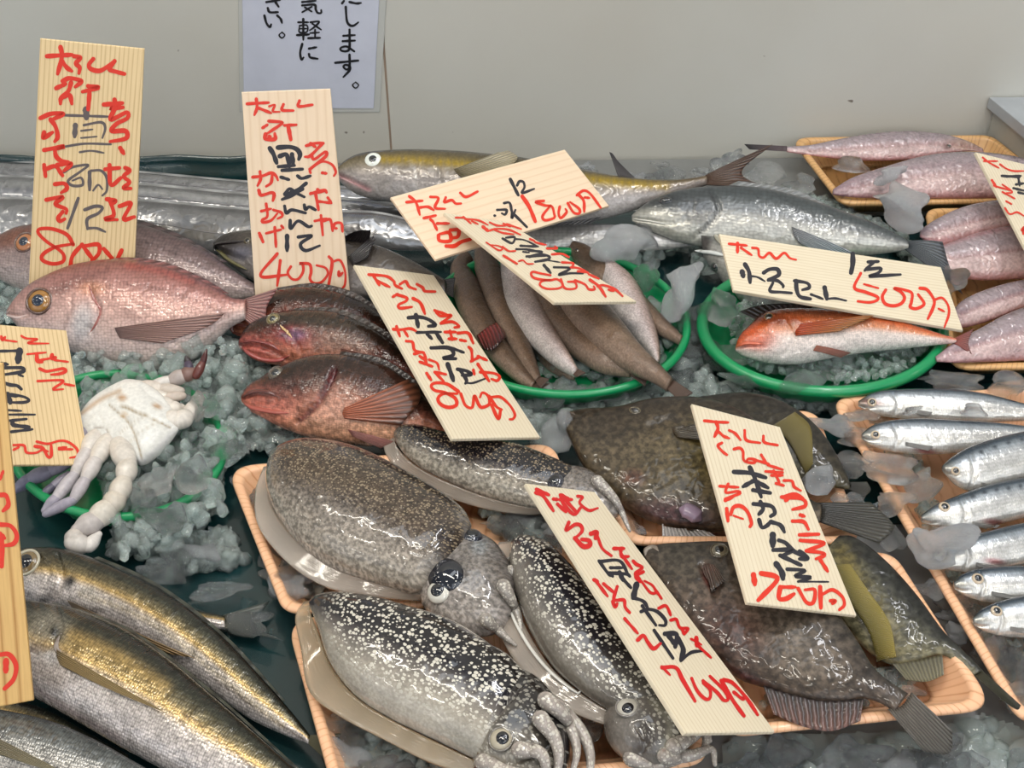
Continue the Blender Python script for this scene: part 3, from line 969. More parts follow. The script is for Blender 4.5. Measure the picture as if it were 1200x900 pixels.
T4R = [(520, 240, 10, 22, """140,150 240,150|230,140 320,220|250,165 400,180 520,235|330,190 400,225|540,205 620,240 720,245|700,220 780,255|740,225 910,285|36:460,255 520,305|540,300 620,280 760,290 900,350|
 600,295 700,330 820,345|18:500,440 640,530 690,510 640,480 560,470|690,490 760,540 840,540|26:700,595 860,690|18:880,660 930,650 980,690 1050,690|1010,400 1060,420 1080,440 1200,470"""),
 (620, 270, 8.571, 22, """180,180 280,180 260,160|230,240 330,235 400,270|330,320 440,330 430,370|420,370 500,380 600,430|490,410 590,420|600,440 700,485|215,450 110,430 40,415 20,440 60,480 200,500 280,490 340,540 300,580 180,585 110,550 130,510 210,495|
 320,490 360,580 470,580 460,520 390,515|460,500 560,540 600,590 660,590 650,560|28:610,495 700,560 770,665|24:690,560 750,550 860,590 940,660|800,595 850,610""")]
T4B = [(520, 240, 10, 28, """690,395 800,450 830,380 730,385|20:830,400 950,415 1110,490|900,480 1100,490|26:850,520 990,525 1150,560|22:930,550 1000,560|970,605 1200,595"""),
 (620, 270, 8.571, 26, """0,200 130,215|0,265 110,240 200,260 190,290 60,315|14:190,300 310,320|32:150,350 215,425|24:250,370 400,375 390,400 300,445 420,430 540,432""")]
T5R = [(410, 305, 7.5, 24, """165,125 320,140 390,185|210,140 260,220|240,180 350,235|390,190 400,220 460,250|440,210 490,185 520,230 580,255|590,210 640,240 660,270 750,275|380,320 420,295|
 410,300 500,330 490,360 430,390 440,420 545,410|28:555,335 620,375 660,470|745,440 860,480|760,460 800,490 890,485 800,550|800,555 900,540 960,580 920,590|835,630 930,630|880,620 900,700|870,690 940,690|
 26:950,640 1040,640 1085,730|970,700 1020,710|380,605 440,610 530,600 580,620|410,580 440,670|480,620 510,670|495,710 550,720 570,790 650,810"""),
 (480, 400, 7.5, 24, """90,130 130,160 150,190|90,180 200,220|40,110 120,100 150,190|20:170,160 240,190 260,250|26:150,280 190,340|220,270 300,350|230,270 320,290|520,50 545,80 550,170|540,175 610,140|
 600,130 680,165|28:600,200 660,290 700,350|560,250 570,290|620,270 740,280 790,310 770,345 720,330|28:430,440 330,375 230,365 190,390 220,430 310,450 400,500 410,560 340,580 270,550 250,500 300,460 420,460|
 26:450,460 490,560 550,580 570,480 610,560 640,580 700,550 690,480 640,450 620,490|700,480 760,570 810,600|28:720,560 780,680 800,600|22:720,490 800,490 880,560 925,640 910,680 880,685""")]
T5B = [(410, 305, 7.5, 32, """515,505 620,500 700,525 750,570 690,580|36:580,480 600,585|26:590,635 800,630|30:680,650 720,690|34:760,640 815,725|715,770 870,770 910,830 820,860 930,865|26:890,770 1000,810"""),
 (480, 400, 7.5, 30, """38:335,200 360,270 385,345|420,245 500,260 540,290 460,300|450,260 500,340 490,370|18:500,365 560,365 670,325""")]
T6R = [(835, 265, 7.5, 22, """145,155 300,170|28:220,150 220,230|250,190 345,255|350,190 400,200 410,260 450,275 500,235 560,285 630,235 680,280 735,295"""),
 (980, 285, 7.5, 26, """215,265 160,390 260,430 360,470 360,500 290,520 190,510|18:245,360 370,395|435,410 405,470 430,530 500,550 570,530 600,480 570,430 510,395 600,410 665,440 660,520 650,560 700,575 760,550 770,520 720,450|
 735,395 800,410 860,500 850,570 805,665|20:870,495 930,480 980,540 990,620 950,740|18:900,575 950,600""")]
T6B = [(835, 265, 7.5, 34, """44:260,400 270,440|36:285,335 320,400 330,495|18:350,440 400,450 460,485|450,410 500,380 570,380 580,430 490,470|28:490,475 570,480 620,520 620,535|26:530,500 505,570 600,580 695,588|
 735,480 740,560 770,620 860,640|28:720,480 830,500 850,540 790,560|22:865,600 920,620 970,640|40:985,540 1005,640|20:1000,640 1080,635 1175,655"""),
 (980, 285, 7.5, 28, """42:145,95 145,180 130,260|280,165 370,160|330,165 250,240|270,230 390,220 370,260 290,290 400,285 565,275""")]
T7R = [(1130, 170, 6.93, 14, """150,100 200,140 280,185|160,130 270,130|290,155 340,190 400,210 485,210|20:225,285 260,340|240,330 380,370|310,320 390,380 340,390|310,380 410,435|340,455 385,480|330,510 370,560 430,545 485,575|24:470,690 485,670 480,720""")]
T7B = [(1130, 170, 6.93, 20, """305,250 450,260|340,255 460,250|420,320 485,310|440,270 450,330|400,350 485,370|440,385 485,395""")]
T8R = [(800, 465, 7.5, 24, """190,210 290,220 400,225|30:295,220 310,280 280,350|320,310 360,345 410,365|410,295 460,320 510,380|545,295 560,380 680,405|710,345 720,400 835,425|345,405 310,430 350,480 390,510|
 450,460 500,450 530,480 540,560 620,580 640,555 580,545 560,570|620,550 760,590|690,510 740,590|750,600 880,640|730,655 880,665|800,650 850,750|820,760 890,780|780,690 880,690|890,735 960,740 980,790 1040,825|
 870,885 980,850 1060,890|325,785 490,795|400,765 380,840 480,830 500,850 370,895"""),
 (850, 580, 6.206, 26, """0,40 60,10|10,100 20,190|40,140 60,90 110,80 160,120 190,200 180,230|14:60,150 130,175|410,15 560,30 580,80 490,105|440,40 480,10 530,10|545,145 575,155|490,190 570,195 605,250|540,290 680,285|
 545,330 720,350 590,405|590,405 700,420 720,440 660,465|690,470 745,555|38:205,580 215,650|34:260,570 360,590 370,630 240,765|32:400,670 390,750 440,755 500,720|410,670 510,670|530,680 590,780 640,780 650,690 580,690|
 32:690,670 695,820|24:710,720 780,690 850,740 865,800 830,835|765,770 800,770 780,790""")]
T8B = [(800, 465, 7.5, 38, """450,660 590,670 730,710|590,620 640,730 690,880|620,740 530,790|660,750 750,800|620,820 770,845"""),
 (850, 580, 6.206, 30, """205,65 330,80 360,130 330,155|255,50 275,100 245,140|28:245,180 265,235 300,225 330,195|330,195 400,220 430,270|46:345,290 345,370|390,330 440,350 500,410 600,460|350,400 490,400 420,440|
 400,440 550,510|540,410 600,460 540,465|40:370,500 410,560 420,610|26:450,540 580,550 510,590 620,600 530,630|14:530,630 750,632""")]
T9R = [(610, 560, 7.5, 30, """140,100 250,150|135,130 200,160 290,290|290,185 330,190|325,230 400,300|350,150 380,230 470,320 530,260|350,190 450,190|400,200 490,300|360,150 430,190|24:500,160 545,170 520,220 600,285 680,265|
 425,390 400,460 480,410 530,420 540,470 480,530|40:480,530 550,600 610,590 600,550 540,540|40:620,490 670,480 660,530|24:680,520 720,620 800,685|820,620 910,620|880,620 890,690 950,690|26:880,660 980,800|28:990,730 1020,760 1070,790 1010,840 1050,890|645,895 680,910"""),
 (690, 670, 7.5, 28, """55,70 165,215|130,105 230,190|250,130 220,230 220,300|240,250 310,250 320,310 360,360|210,260 230,310 250,280|26:315,410 430,540|32:430,600 480,560 520,620 570,675 630,630|480,0 415,40 450,90|22:460,80 540,180 590,180 560,120 490,80|
 24:580,150 640,235|26:615,320 680,300 720,380|26:720,425 770,420 800,490 870,500 840,550|820,500 840,550|20:900,590 990,640|36:945,580 950,650|24:960,650 1075,755"""),
 (760, 755, 7.5, 28, """22:115,195 190,270|34:120,205 240,205 300,310 410,500|380,300 430,410 500,480 540,470 540,400 480,340|480,320 600,420 660,490 700,480 660,400 540,280|34:640,320 740,490 840,630|30:660,310 740,340 860,470 960,620|750,420 830,480 840,440""")]
T9B = [(610, 560, 7.5, 28, """690,730 780,850 820,840|700,735 870,730 950,860|790,790 900,790|38:870,830 900,900"""),
 (690, 670, 7.5, 30, """190,10 210,40|180,10 330,20 360,40|280,40 370,140|48:420,110 390,230|400,230 480,260 520,320|460,350 520,330 600,350 670,420 670,470 620,470|470,300 590,470|575,515 740,760|
 40:670,545 770,550 760,660|40:700,560 760,640|42:780,580 830,680 810,770|28:810,780 900,710 1000,695""")]
T10R = [(0, 375, 10, 28, """32:15,195 30,235 60,200|22:60,235 200,255|24:250,185 310,215 440,225 330,270 570,275|24:320,400 540,380|46:430,400 440,480 490,490|470,470 580,450|46:610,410 610,450 650,440|24:640,470 800,490|
 34:465,570 540,600 620,590 740,570 770,600 700,630 600,640|440,715 740,710 620,810 740,810|760,750 870,770"""),
 (0, 460, 10, 28, """160,615 280,620 310,700 420,705 500,670 560,690|160,670 220,640|36:410,630 500,650 560,750 600,740 600,620|430,575 560,600 700,565 800,580 900,660 910,740 820,765|690,650 780,640|690,665 850,665""")]
T10B = [(0, 375, 10, 40, """32:0,365 240,360|76:230,360 210,490|20,510 90,520|50,560 250,560 280,590 250,610 50,640|28:220,640 270,660|60,740 120,760 200,770 250,810|80,880 200,890"""),
 (0, 460, 10, 32, """60:90,20 120,120|130,20 280,50 340,90 280,115 120,115|26:90,205 250,215|26:100,258 410,258|110,330 310,310|46:150,330 160,380 340,405|130,460 380,430""")]
T11R = [(0, 540, 5.625, 28, """20:0,120 20,70|0,225 40,230 55,290 20,330|0,420 70,430 110,490 90,545 20,560|0,480 30,510|36:10,510 10,695"""),
 (0, 680, 5.625, 30, """0,490 60,490 105,560 90,650 30,715|36:40,530 38,600""")]
# ------------------------------------------------------------------ skins
SK_BREAM = skin('bream_skin', 0.0030, 0.30, 1.1, 0.22, 45, bump=0.35, rough=0.3, metal=0.2)
SK_HAIR = skin('hairtail_skin', 0, mottle=0.35, mfreq=38, metal=0.7, rough=0.22, coat=0.7, wet=0.5, wfreq=60, mdist=1.5)
SK_SILVER = skin('silver_skin', 0.0036, 0.22, 1.3, 0.15, 50, metal=0.35, rough=0.28, bump=0.3)
SK_SMOOTH = skin('smooth_skin', 0, mottle=0.22, mfreq=55, rough=0.26, metal=0.15, speck=0.12, sfreq=350)
SK_ROCK = skin('rockfish_skin', 0.0022, 0.25, 1.1, 0.6, 55, speck=0.25, sfreq=200, rough=0.25, coat=0.6, wet=0.4, wfreq=110, mdist=1.4)
SK_RED = skin('gurnard_skin', 0.0016, 0.22, 1.2, 0.25, 70, speck=0.12, sfreq=350, rough=0.22, coat=0.8, wet=0.45)
SK_SLIM = skin('slim_fish_skin', 0.0016, 0.18, 1.0, 0.22, 70, speck=0.18, sfreq=500, rough=0.32, coat=0.45)
SK_MACK = skin('mackerel_skin', 0.0026, 0.48, 0.7, 0.40, 60, speck=0.16, sfreq=420, rough=0.27, metal=0.45, coat=0.6, bump=0.5)
SK_SARD = skin('sardine_skin', 0.0030, 0.22, 0.5, 0.22, 70, rough=0.24, metal=0.5, coat=0.6, bump=0.2, wet=0.18, wfreq=90)
SK_PINK = skin('pink_skin', 0, mottle=0.24, mfreq=38, speck=0.12, sfreq=300, rough=0.2, coat=1.0, wet=0.6, wfreq=120, sss=0.12, mdist=1.0)
SK_FILE = skin('filefish_skin', 0, mottle=0.55, mfreq=60, speck=0.42, sfreq=190, rough=0.38, coat=0.4, bump=0.3, wet=0.3, wfreq=95, mdist=1.0)
SK_CUT = skin('cuttlefish_skin', 0, mottle=0.22, mfreq=50, speck=0.12, sfreq=420, rough=0.18, coat=0.9, wet=0.3, wfreq=60, spots=(360, 0.50, (204, 198, 184), 0.85), sss=0.05)
SK_CUTF = skin('cuttlefish_fine_skin', 0, mottle=0.35, mfreq=80, speck=0.40, sfreq=300, rough=0.18, coat=0.9, wet=0.3, wfreq=60, spots=(480, 0.46, (138, 122, 100), 0.85), sss=0.05)
SK_JELLY = skin('jelly_skin', 0, mottle=0.15, mfreq=60, rough=0.16, coat=0.9, wet=0.35, wfreq=60, sss=0.25)
SK_SHELL = skin('crab_shell', 0, mottle=0.12, mfreq=60, speck=0.06, sfreq=300, rough=0.3, coat=0.5, wet=0.2)

# ------------------------------------------------------------------ hairtails along the back wall
def hair(top, bot, rest, label, ramp, tilt=20):
    B = Body('hairtail', top, bot, rest, tilt, 0.35, N=120, M=40, ramp=ramp)
    B.make(label, 'fish', SK_HAIR, 'silver hairtails along the back')
    tp = np.asarray(top, float)
    fin(B, 'dorsal_fin', tp + [0, 1.5], tp + [0, -3.0], FIN_CLEAR, (150, 148, 148), (190, 190, 190), nu=60, nv=4, plane_only=True, lift=(0.0, 0.0))
    ridge(B, 'lateral_line', (np.asarray(top, float) * .45 + np.asarray(bot, float) * .55)[1:-1], 0.8, (120, 118, 120), 0.0, n=60)
    return B
HR = [(0, (200, 200, 202)), (.35, (178, 178, 182)), (.6, (205, 205, 206)), (1, (120, 120, 124))]
hair([(-60, 188), (40, 192), (165, 203), (285, 214), (380, 219), (470, 226)], [(-60, 208), (40, 210), (165, 219), (285, 231), (380, 234), (470, 236)], 0.012,
     'narrow silver hairtail furthest back along the wall', HR, 10)
hair([(-60, 206), (40, 209), (165, 217), (285, 228), (400, 234), (490, 246), (560, 258)], [(-60, 234), (40, 235), (165, 240), (285, 252), (400, 252), (490, 262), (560, 264)], 0.016,
     'grey silver hairtail between the back one and the broad front one', HR, 22)
hair([(-60, 232), (40, 234), (165, 236), (285, 246), (400, 249), (450, 252), (500, 266), (540, 282)], [(-60, 286), (40, 288), (165, 280), (240, 297), (330, 300), (400, 290), (480, 294), (530, 290)], 0.02,
     'broad bright silver hairtail nearest the sea bream', [(0, (214, 214, 214)), (.5, (190, 190, 192)), (1, (132, 130, 132))], 32)

# ------------------------------------------------------------------ yellow striped amberjack
B = Body('amberjack', [(393, 200), (403, 190), (418, 182), (440, 178), (480, 176), (520, 177), (560, 180), (620, 187), (690, 201), (740, 209), (790, 211), (828, 206)],
         [(394, 207), (404, 218), (420, 228), (445, 234), (485, 240), (525, 249), (565, 262), (620, 268), (690, 260), (740, 247), (790, 230), (828, 217)], 0.03, 34, 0.6,
         ramp=[(0, (196, 190, 186)), (.35, (176, 168, 164)), (.62, (140, 128, 108)), (.8, (108, 96, 66)), (1, (82, 78, 72))],
         paint=[('l', [(450, 187), (490, 188), (530, 191), (600, 198), (690, 210), (780, 219)], 5, (176, 146, 22), .85),
                ('l', [(398, 206), (415, 214), (432, 222)], 3.5, (178, 120, 124), .8), ('l', [(484, 192), (488, 214), (484, 232)], 1.6, (200, 195, 190), .8),
                ('l', [(510, 186), (513, 210), (508, 236)], 1.6, (92, 88, 86), .6), ('u', .8, 1.0, (100, 80, 60), .7)],
         groove=[([(395, 204), (410, 210), (432, 221)], 2.0, 0.0025), ([(484, 190), (488, 214), (482, 234)], 2.0, 0.0012), ([(512, 184), (515, 212), (508, 240)], 2.5, 0.0022)])
B.make('large fish with yellow stripe and white-ringed eye against the back wall', 'fish', SK_SMOOTH)
eye(B, 437, 187, 10, (226, 230, 222), (12, 14, 20), 0.52, bulge=.25)
fin(B, 'pectoral_fin', [(532, 199), (538, 206), (548, 212)], [(592, 181), (606, 190), (590, 205)], FIN_CLEAR, (128, 112, 60), (196, 180, 140), lift=(.002, .006))
fin(B, 'tail_fin', [(822, 208), (828, 212), (824, 217)], [(905, 170), (869, 204), (915, 226)], FIN_DARK, (92, 66, 48), (82, 54, 40), plane_only=True, nv=12, bow=.003)
fin(B, 'dorsal_fin', [(724, 207), (735, 209), (746, 211)], [(714, 179), (718, 181), (722, 188)], FIN_DARK, (86, 82, 84), (66, 62, 66), plane_only=True, nu=8)

# grey silver fish half hidden below the tilted board
B = Body('silver_fish', [(545, 282), (570, 275), (620, 268), (690, 263), (745, 266), (790, 276), (815, 283)], [(547, 290), (572, 298), (620, 300), (690, 296), (745, 295), (790, 291), (815, 288)], 0.022, 30, .6,
         ramp=[(0, (215, 212, 208)), (.5, (196, 194, 192)), (1, (96, 96, 100))])
B.make('silver scaled fish mostly hidden under the board marked 1800', 'fish', SK_SILVER)
fin(B, 'tail_fin', [(813, 283), (815, 288)], [(836, 272), (840, 300)], FIN_DARK, (96, 94, 96), (80, 78, 80), plane_only=True)
eye(B, 562, 283, 4, (210, 200, 170), (15, 18, 22))
fin(B, 'dorsal_fin', [(610, 270), (690, 264)], [(640, 258), (705, 254)], FIN_DARK, (120, 118, 118), (100, 98, 98), plane_only=True)

# ------------------------------------------------------------------ sea bass
B = Body('sea_bass', [(740, 253), (750, 244), (768, 233), (800, 223), (845, 219), (890, 221), (935, 231), (980, 246), (1020, 261), (1048, 274), (1064, 283)],
         [(741, 259), (755, 267), (775, 275), (805, 285), (845, 291), (890, 298), (935, 301), (980, 301), (1020, 298), (1048, 295), (1064, 292)], 0.03, 32, 0.62,
         ramp=[(0, (240, 238, 226)), (.33, (212, 210, 204)), (.5, (140, 142, 142)), (.72, (92, 98, 100)), (1, (74, 80, 84))],
         paint=[('b', 778, 236, 26, 11, -12, (66, 70, 74), .8), ('b', 775, 262, 40, 14, 12, (226, 222, 208), .9), ('b', 818, 246, 26, 18, 0, (82, 84, 88), .6),
                ('l', [(832, 225), (840, 240), (836, 256), (820, 272)], 2, (60, 62, 66), .8), ('l', [(860, 236), (930, 244), (1000, 268), (1055, 286)], 1.4, (70, 76, 80), .5)],
         groove=[([(742, 256), (760, 258), (785, 262), (806, 258)], 1.8, 0.003), ([(832, 224), (842, 242), (836, 258), (812, 280)], 2.4, 0.003), ([(806, 222), (812, 240), (800, 262)], 2.0, 0.0012)])
B.make('silver grey sea bass with pale lower jaw, behind the board marked 500', 'fish', SK_SILVER)
eye(B, 780, 235, 8.5, (60, 62, 66), (14, 15, 18), 0.72, flat=.6)
fin(B, 'pectoral_fin', [(927, 266), (930, 276), (936, 284)], [(1000, 294), (985, 296), (960, 294)], FIN_CLEAR, (150, 152, 156), (196, 204, 216), lift=(.003, .006))
fin(B, 'tail_fin', [(1060, 283), (1064, 287), (1060, 293)], [(1104, 284), (1112, 312), (1128, 346)], FIN_DARK, (70, 76, 82), (92, 96, 102), plane_only=True, bow=.003)
ridge(B, 'mouth', [(741, 256), (760, 258.5), (786, 263)], 1.6, (188, 186, 178), .0004)
fin(B, 'dorsal_fin', [(850, 219), (910, 226), (960, 240)], [(866, 211), (930, 221), (972, 240)], FIN_CLEAR, (110, 116, 118), (140, 144, 146), plane_only=True, lift=(0, -.002))

# gaping fish below the sea bass
B = Body('sea_bass', [(822, 276), (836, 278), (862, 282), (900, 298), (950, 316), (1000, 332), (1045, 350)], [(824, 300), (838, 318), (866, 350), (905, 362), (950, 364), (1000, 362), (1045, 360)], 0.016, 25, 0.55,
         ramp=[(0, (205, 203, 196)), (.5, (180, 178, 172)), (1, (84, 90, 92))], paint=[('b', 826, 285, 8, 12, 0, (40, 30, 30), .9)], ends=(-1.2, 0.2))
B.make('gaping silver fish under the board marked 500, lying below the sea bass', 'fish', SK_SILVER)
ridge(B, 'upper_jaw', [(846, 288), (834, 270), (823, 262)], 3.2, (150, 146, 130), .0005)
ridge(B, 'lower_jaw', [(850, 300), (834, 296), (814, 294)], 3.4, (205, 208, 205), .0005)
eye(B, 838, 312, 6, (70, 80, 76), (12, 14, 16), .6)
fin(B, 'tail_fin', [(1043, 350), (1045, 360)], [(1075, 338), (1078, 366)], FIN_DARK, (80, 84, 86), (70, 74, 76), plane_only=True)

# ------------------------------------------------------------------ sea breams
BR = [(0, (220, 204, 198)), (.3, (214, 182, 172)), (.6, (206, 160, 148)), (.8, (176, 124, 116)), (1, (128, 78, 74))]
B = Body('sea_bream', [(8, 364), (18, 350), (32, 336), (52, 324), (85, 311), (120, 305), (155, 305), (190, 312), (225, 324), (255, 339), (272, 349), (288, 351)],
         [(10, 370), (22, 384), (34, 392), (55, 402), (88, 414), (122, 426), (155, 434), (190, 432), (225, 420), (252, 400), (270, 384), (288, 374)], 0.012, 36, 0.48, N=170, M=84, ramp=BR,
         paint=[('b', 40, 356, 34, 26, 0, (196, 158, 150), .6), ('b', 75, 335, 45, 8, -18, (110, 66, 62), .6), ('l', [(112, 338), (150, 333), (190, 340), (230, 353), (268, 371)], 1.5, (104, 70, 66), .75),
                ('b', 97, 378, 14, 22, 12, (208, 204, 204), .8), ('l', [(84, 352), (80, 372), (72, 392)], 2, (150, 120, 112), .5), ('b', 108, 338, 16, 8, 0, (216, 140, 84), .45),
                ('l', [(150, 311), (190, 318), (225, 330)], 5, (190, 84, 74), .4), ('l', [(130, 362), (190, 358), (250, 372)], 2, (170, 120, 108), .4), ('l', [(130, 372), (190, 372), (245, 384)], 2, (170, 120, 108), .35),
                ('l', [(126, 350), (190, 348), (250, 362)], 2, (170, 120, 108), .35)],
         groove=[([(106, 338), (110, 350), (117, 362), (114, 374), (106, 388)], 2.2, .004), ([(84, 346), (82, 372), (72, 394)], 2.0, .0014), ([(112, 338), (150, 333), (190, 340), (230, 353), (268, 371)], 1.6, .0008),
                 ([(10, 368), (22, 370), (32, 368)], 2.0, .003)])
FRONT1 = [len(OBST)]
B.make('pink silver sea bream with golden eye, lying in front of its board', 'fish', SK_BREAM, 'sea breams')
eye(B, 46, 353, 14.5, (150, 104, 42), (26, 36, 54), .56, ring=(84, 58, 48))
fin(B, 'pectoral_fin', [(135, 384), (137, 389), (141, 396)], [(264, 367), (240, 384), (190, 402)], FIN_CLEAR, (128, 82, 76), (176, 130, 118), lift=(.002, .004), nv=14)
fin(B, 'dorsal_fin', [(95, 309), (140, 305), (190, 312), (235, 329), (262, 343)], [(110, 305), (150, 300), (196, 307), (242, 327), (268, 343)], FIN_DARK, (150, 88, 82), (126, 80, 78), plane_only=True, nu=40, lift=(0, -.004))
fin(B, 'tail_fin', [(286, 351), (289, 362), (286, 374)], [(326, 338), (312, 366), (322, 404)], FIN_CLEAR, (176, 120, 112), (160, 96, 90), plane_only=True)
ridge(B, 'gill_cover', [(104, 334), (110, 350), (118, 363), (114, 376), (104, 392)], 2.0, (150, 88, 80), .0002)
ridge(B, 'lips', [(12, 362), (9, 368), (20, 372), (32, 369)], 2.4, (196, 172, 166), .0)
BR2 = [(0, (200, 186, 180)), (.35, (170, 150, 146)), (.7, (138, 116, 114)), (1, (96, 74, 74))]
B = Body('sea_bream', [(-30, 300), (-18, 286), (0, 276), (20, 267), (40, 263), (80, 256), (120, 256), (160, 262), (200, 275), (240, 294), (275, 318), (300, 334)],
         [(-28, 306), (-14, 318), (4, 330), (24, 340), (50, 350), (90, 358), (125, 362), (165, 362), (205, 360), (240, 356), (275, 352), (300, 348)], 0.014, 34, 0.48, ramp=BR2, N=150,
         paint=[('b', 15, 278, 30, 12, -20, (140, 84, 60), .7), ('l', [(160, 280), (200, 295), (250, 320), (295, 342)], 1.6, (80, 64, 64), .7), ('l', [(160, 272), (200, 287), (250, 312)], 1.2, (96, 78, 78), .5)],
         groove=[([(60, 275), (66, 300), (58, 325)], 2.5, .003)])
B.make('darker brown sea bream behind the tall striped price board', 'fish', SK_BREAM, 'sea breams')
eye(B, 29, 284, 11.5, (176, 112, 66), (28, 36, 52), .56, ring=(90, 60, 48))
fin(B, 'dorsal_fin', [(60, 259), (120, 256), (190, 272), (260, 307)], [(76, 252), (132, 250), (202, 270), (266, 306)], FIN_DARK, (96, 74, 74), (80, 62, 62), plane_only=True, nu=30, lift=(0, -.003))
fin(B, 'pectoral_fin', [(70, 318), (76, 326)], [(150, 322), (136, 338)], FIN_CLEAR, (120, 90, 88), (140, 110, 104))
fin(B, 'tail_fin', [(298, 334), (302, 341), (298, 348)], [(330, 322), (322, 342), (330, 364)], FIN_CLEAR, (120, 96, 94), (100, 80, 80), plane_only=True)

# dark fish behind the board marked 400
B = Body('black_rockfish', [(251, 284), (262, 276), (280, 272), (310, 270), (350, 272), (400, 282), (440, 288), (475, 302), (505, 318), (522, 328)],
         [(252, 292), (262, 304), (280, 318), (310, 336), (350, 346), (400, 350), (440, 348), (475, 347), (505, 346), (522, 344)], 0.02, 28, 0.55,
         ramp=[(0, (190, 182, 178)), (.3, (150, 140, 134)), (.55, (116, 106, 98)), (1, (76, 68, 62))], paint=[('b', 262, 286, 18, 16, 0, (48, 40, 40), .85), ('b', 285, 296, 14, 8, 0, (150, 150, 168), .7)],
         groove=[([(252, 290), (264, 296), (284, 304)], 2.5, .005)])
B.make('dark fish with open mouth behind the board marked 400', 'fish', SK_SMOOTH)
ridge(B, 'upper_lip', [(286, 283), (268, 284), (253, 287), (252, 296)], 2.5, (40, 32, 32), .0005)
ridge(B, 'lower_lip', [(253, 292), (270, 305), (290, 316)], 2.5, (110, 104, 70), .0005)
eye(B, 290, 282, 5, (90, 80, 60), (14, 14, 16))
fin(B, 'dorsal_fin', [(395, 283), (410, 285), (432, 290)], [(420, 282), (430, 280), (440, 280)], FIN_DARK, (56, 48, 48), (40, 34, 36), plane_only=True, lift=(.002, .02))
fin(B, 'pectoral_fin', [(408, 302), (410, 306), (414, 312)], [(440, 280), (438, 292), (432, 306)], FIN_PEC, (60, 52, 50), (36, 30, 32), lift=(.002, .008))
fin(B, 'tail_fin', [(521, 328), (523, 336), (521, 344)], [(534, 326), (532, 338), (532, 350)], FIN_DARK, (70, 62, 58), (50, 44, 44), plane_only=True)

# ------------------------------------------------------------------ rockfish
RB = [(0, (232, 150, 118)), (.28, (206, 118, 88)), (.46, (128, 62, 46)), (.7, (62, 38, 28)), (1, (34, 24, 20))]
def spines(B, base, tip, n, rgb):
    b = spline(base, n); t = spline(tip, n)
    V, Fc = [], []
    for i in range(n):
        p0 = onplane([b[i]], B.o, B.n)[0]; p1 = onplane([t[i]], B.o, B.n)[0]
        v, f = tube([p0, p0 * .4 + p1 * .6, p1], [.0009, .0007, .0002], 6)
        k = len(V); V.extend(v); Fc += [tuple(q + k for q in a) for a in f]
    # web between the spines keeps them one fin
    fin(B, 'dorsal_fin', base, spline(np.asarray(base, float) * .35 + np.asarray(tip, float) * .65, n), FIN_DARK, rgb, rgb, plane_only=True, nu=n * 3, lift=(0, 0))
B = Body('rockfish', [(272, 378), (277, 366), (288, 356), (300, 349), (330, 340), (365, 337), (400, 344), (430, 356), (455, 375), (480, 396), (500, 412)],
         [(272, 386), (280, 393), (292, 398), (305, 402), (332, 404), (365, 404), (400, 406), (430, 412), (455, 420), (480, 424), (500, 424)], 0.014, 34, 0.62, ramp=RB,
         paint=[('b', 278, 378, 10, 10, 0, (96, 52, 40), .6), ('b', 300, 360, 30, 14, -20, (70, 44, 36), .5)], groove=[([(273, 382), (284, 384), (300, 386)], 2, .003)])
FRONT2 = FRONT1 + [len(OBST)]
B.make('dark brown rockfish at the back of the three, against the board marked 400', 'fish', SK_ROCK, 'brown rockfish')
eye(B, 308, 353, 7, (90, 84, 76), (30, 34, 40), .6, ring=(60, 44, 34))
spines(B, [(318, 343), (365, 337), (410, 348), (450, 372)], [(328, 334), (374, 329), (420, 341), (458, 368)], 10, (60, 40, 32))
ridge(B, 'lips', [(296, 384), (282, 380), (272, 381), (276, 390), (294, 394)], 3, (120, 62, 50), 0)
fin(B, 'pectoral_fin', [(370, 372), (372, 384)], [(420, 372), (412, 398)], FIN_PEC, (70, 44, 34), (96, 62, 48))
fin(B, 'tail_fin', [(498, 412), (501, 418), (498, 424)], [(528, 410), (530, 424), (522, 440)], FIN_DARK, (56, 40, 34), (40, 30, 26), plane_only=True)
B = Body('rockfish', [(280, 400), (288, 386), (300, 376), (325, 367), (360, 364), (395, 367), (430, 381), (460, 401), (485, 420), (505, 440)],
         [(281, 408), (292, 418), (305, 424), (328, 428), (360, 430), (395, 434), (430, 442), (460, 450), (485, 456), (505, 458)], 0.020, 34, 0.62, ramp=RB,
         paint=[('b', 300, 408, 34, 12, 18, (206, 106, 96), .85), ('b', 350, 396, 30, 12, 8, (176, 70, 74), .7), ('b', 395, 404, 40, 16, 8, (180, 150, 132), .6), ('b', 380, 376, 60, 8, 5, (84, 74, 60), .5),
                ('b', 345, 392, 14, 6, 0, (150, 130, 170), .6)],
         groove=[([(282, 404), (300, 404), (322, 412), (334, 420)], 2.2, .005), ([(330, 384), (344, 396), (352, 412)], 2.5, .003)])
FRONT2.append(len(OBST))
B.make('rockfish with open pink mouth, middle of the three', 'fish', SK_ROCK, 'brown rockfish')
eye(B, 320, 374, 7.5, (120, 108, 70), (26, 28, 26), .55, ring=(96, 84, 60))
spines(B, [(340, 366), (390, 366), (440, 387), (478, 414)], [(350, 358), (400, 359), (450, 382), (486, 410)], 10, (66, 48, 38))
ridge(B, 'lower_jaw', [(283, 404), (290, 412), (306, 420), (326, 422), (340, 416)], 3.6, (150, 66, 60), .0)
ridge(B, 'upper_lip', [(281, 402), (296, 399), (316, 403), (328, 411)], 2.4, (120, 52, 48), .0006)
ridge(B, 'cheek_spine', [(328, 381), (336, 388), (342, 397)], 1.6, (206, 170, 120), .001)
fin(B, 'pectoral_fin', [(400, 408), (402, 420)], [(452, 420), (440, 440)], FIN_PEC, (130, 76, 60), (96, 56, 46))
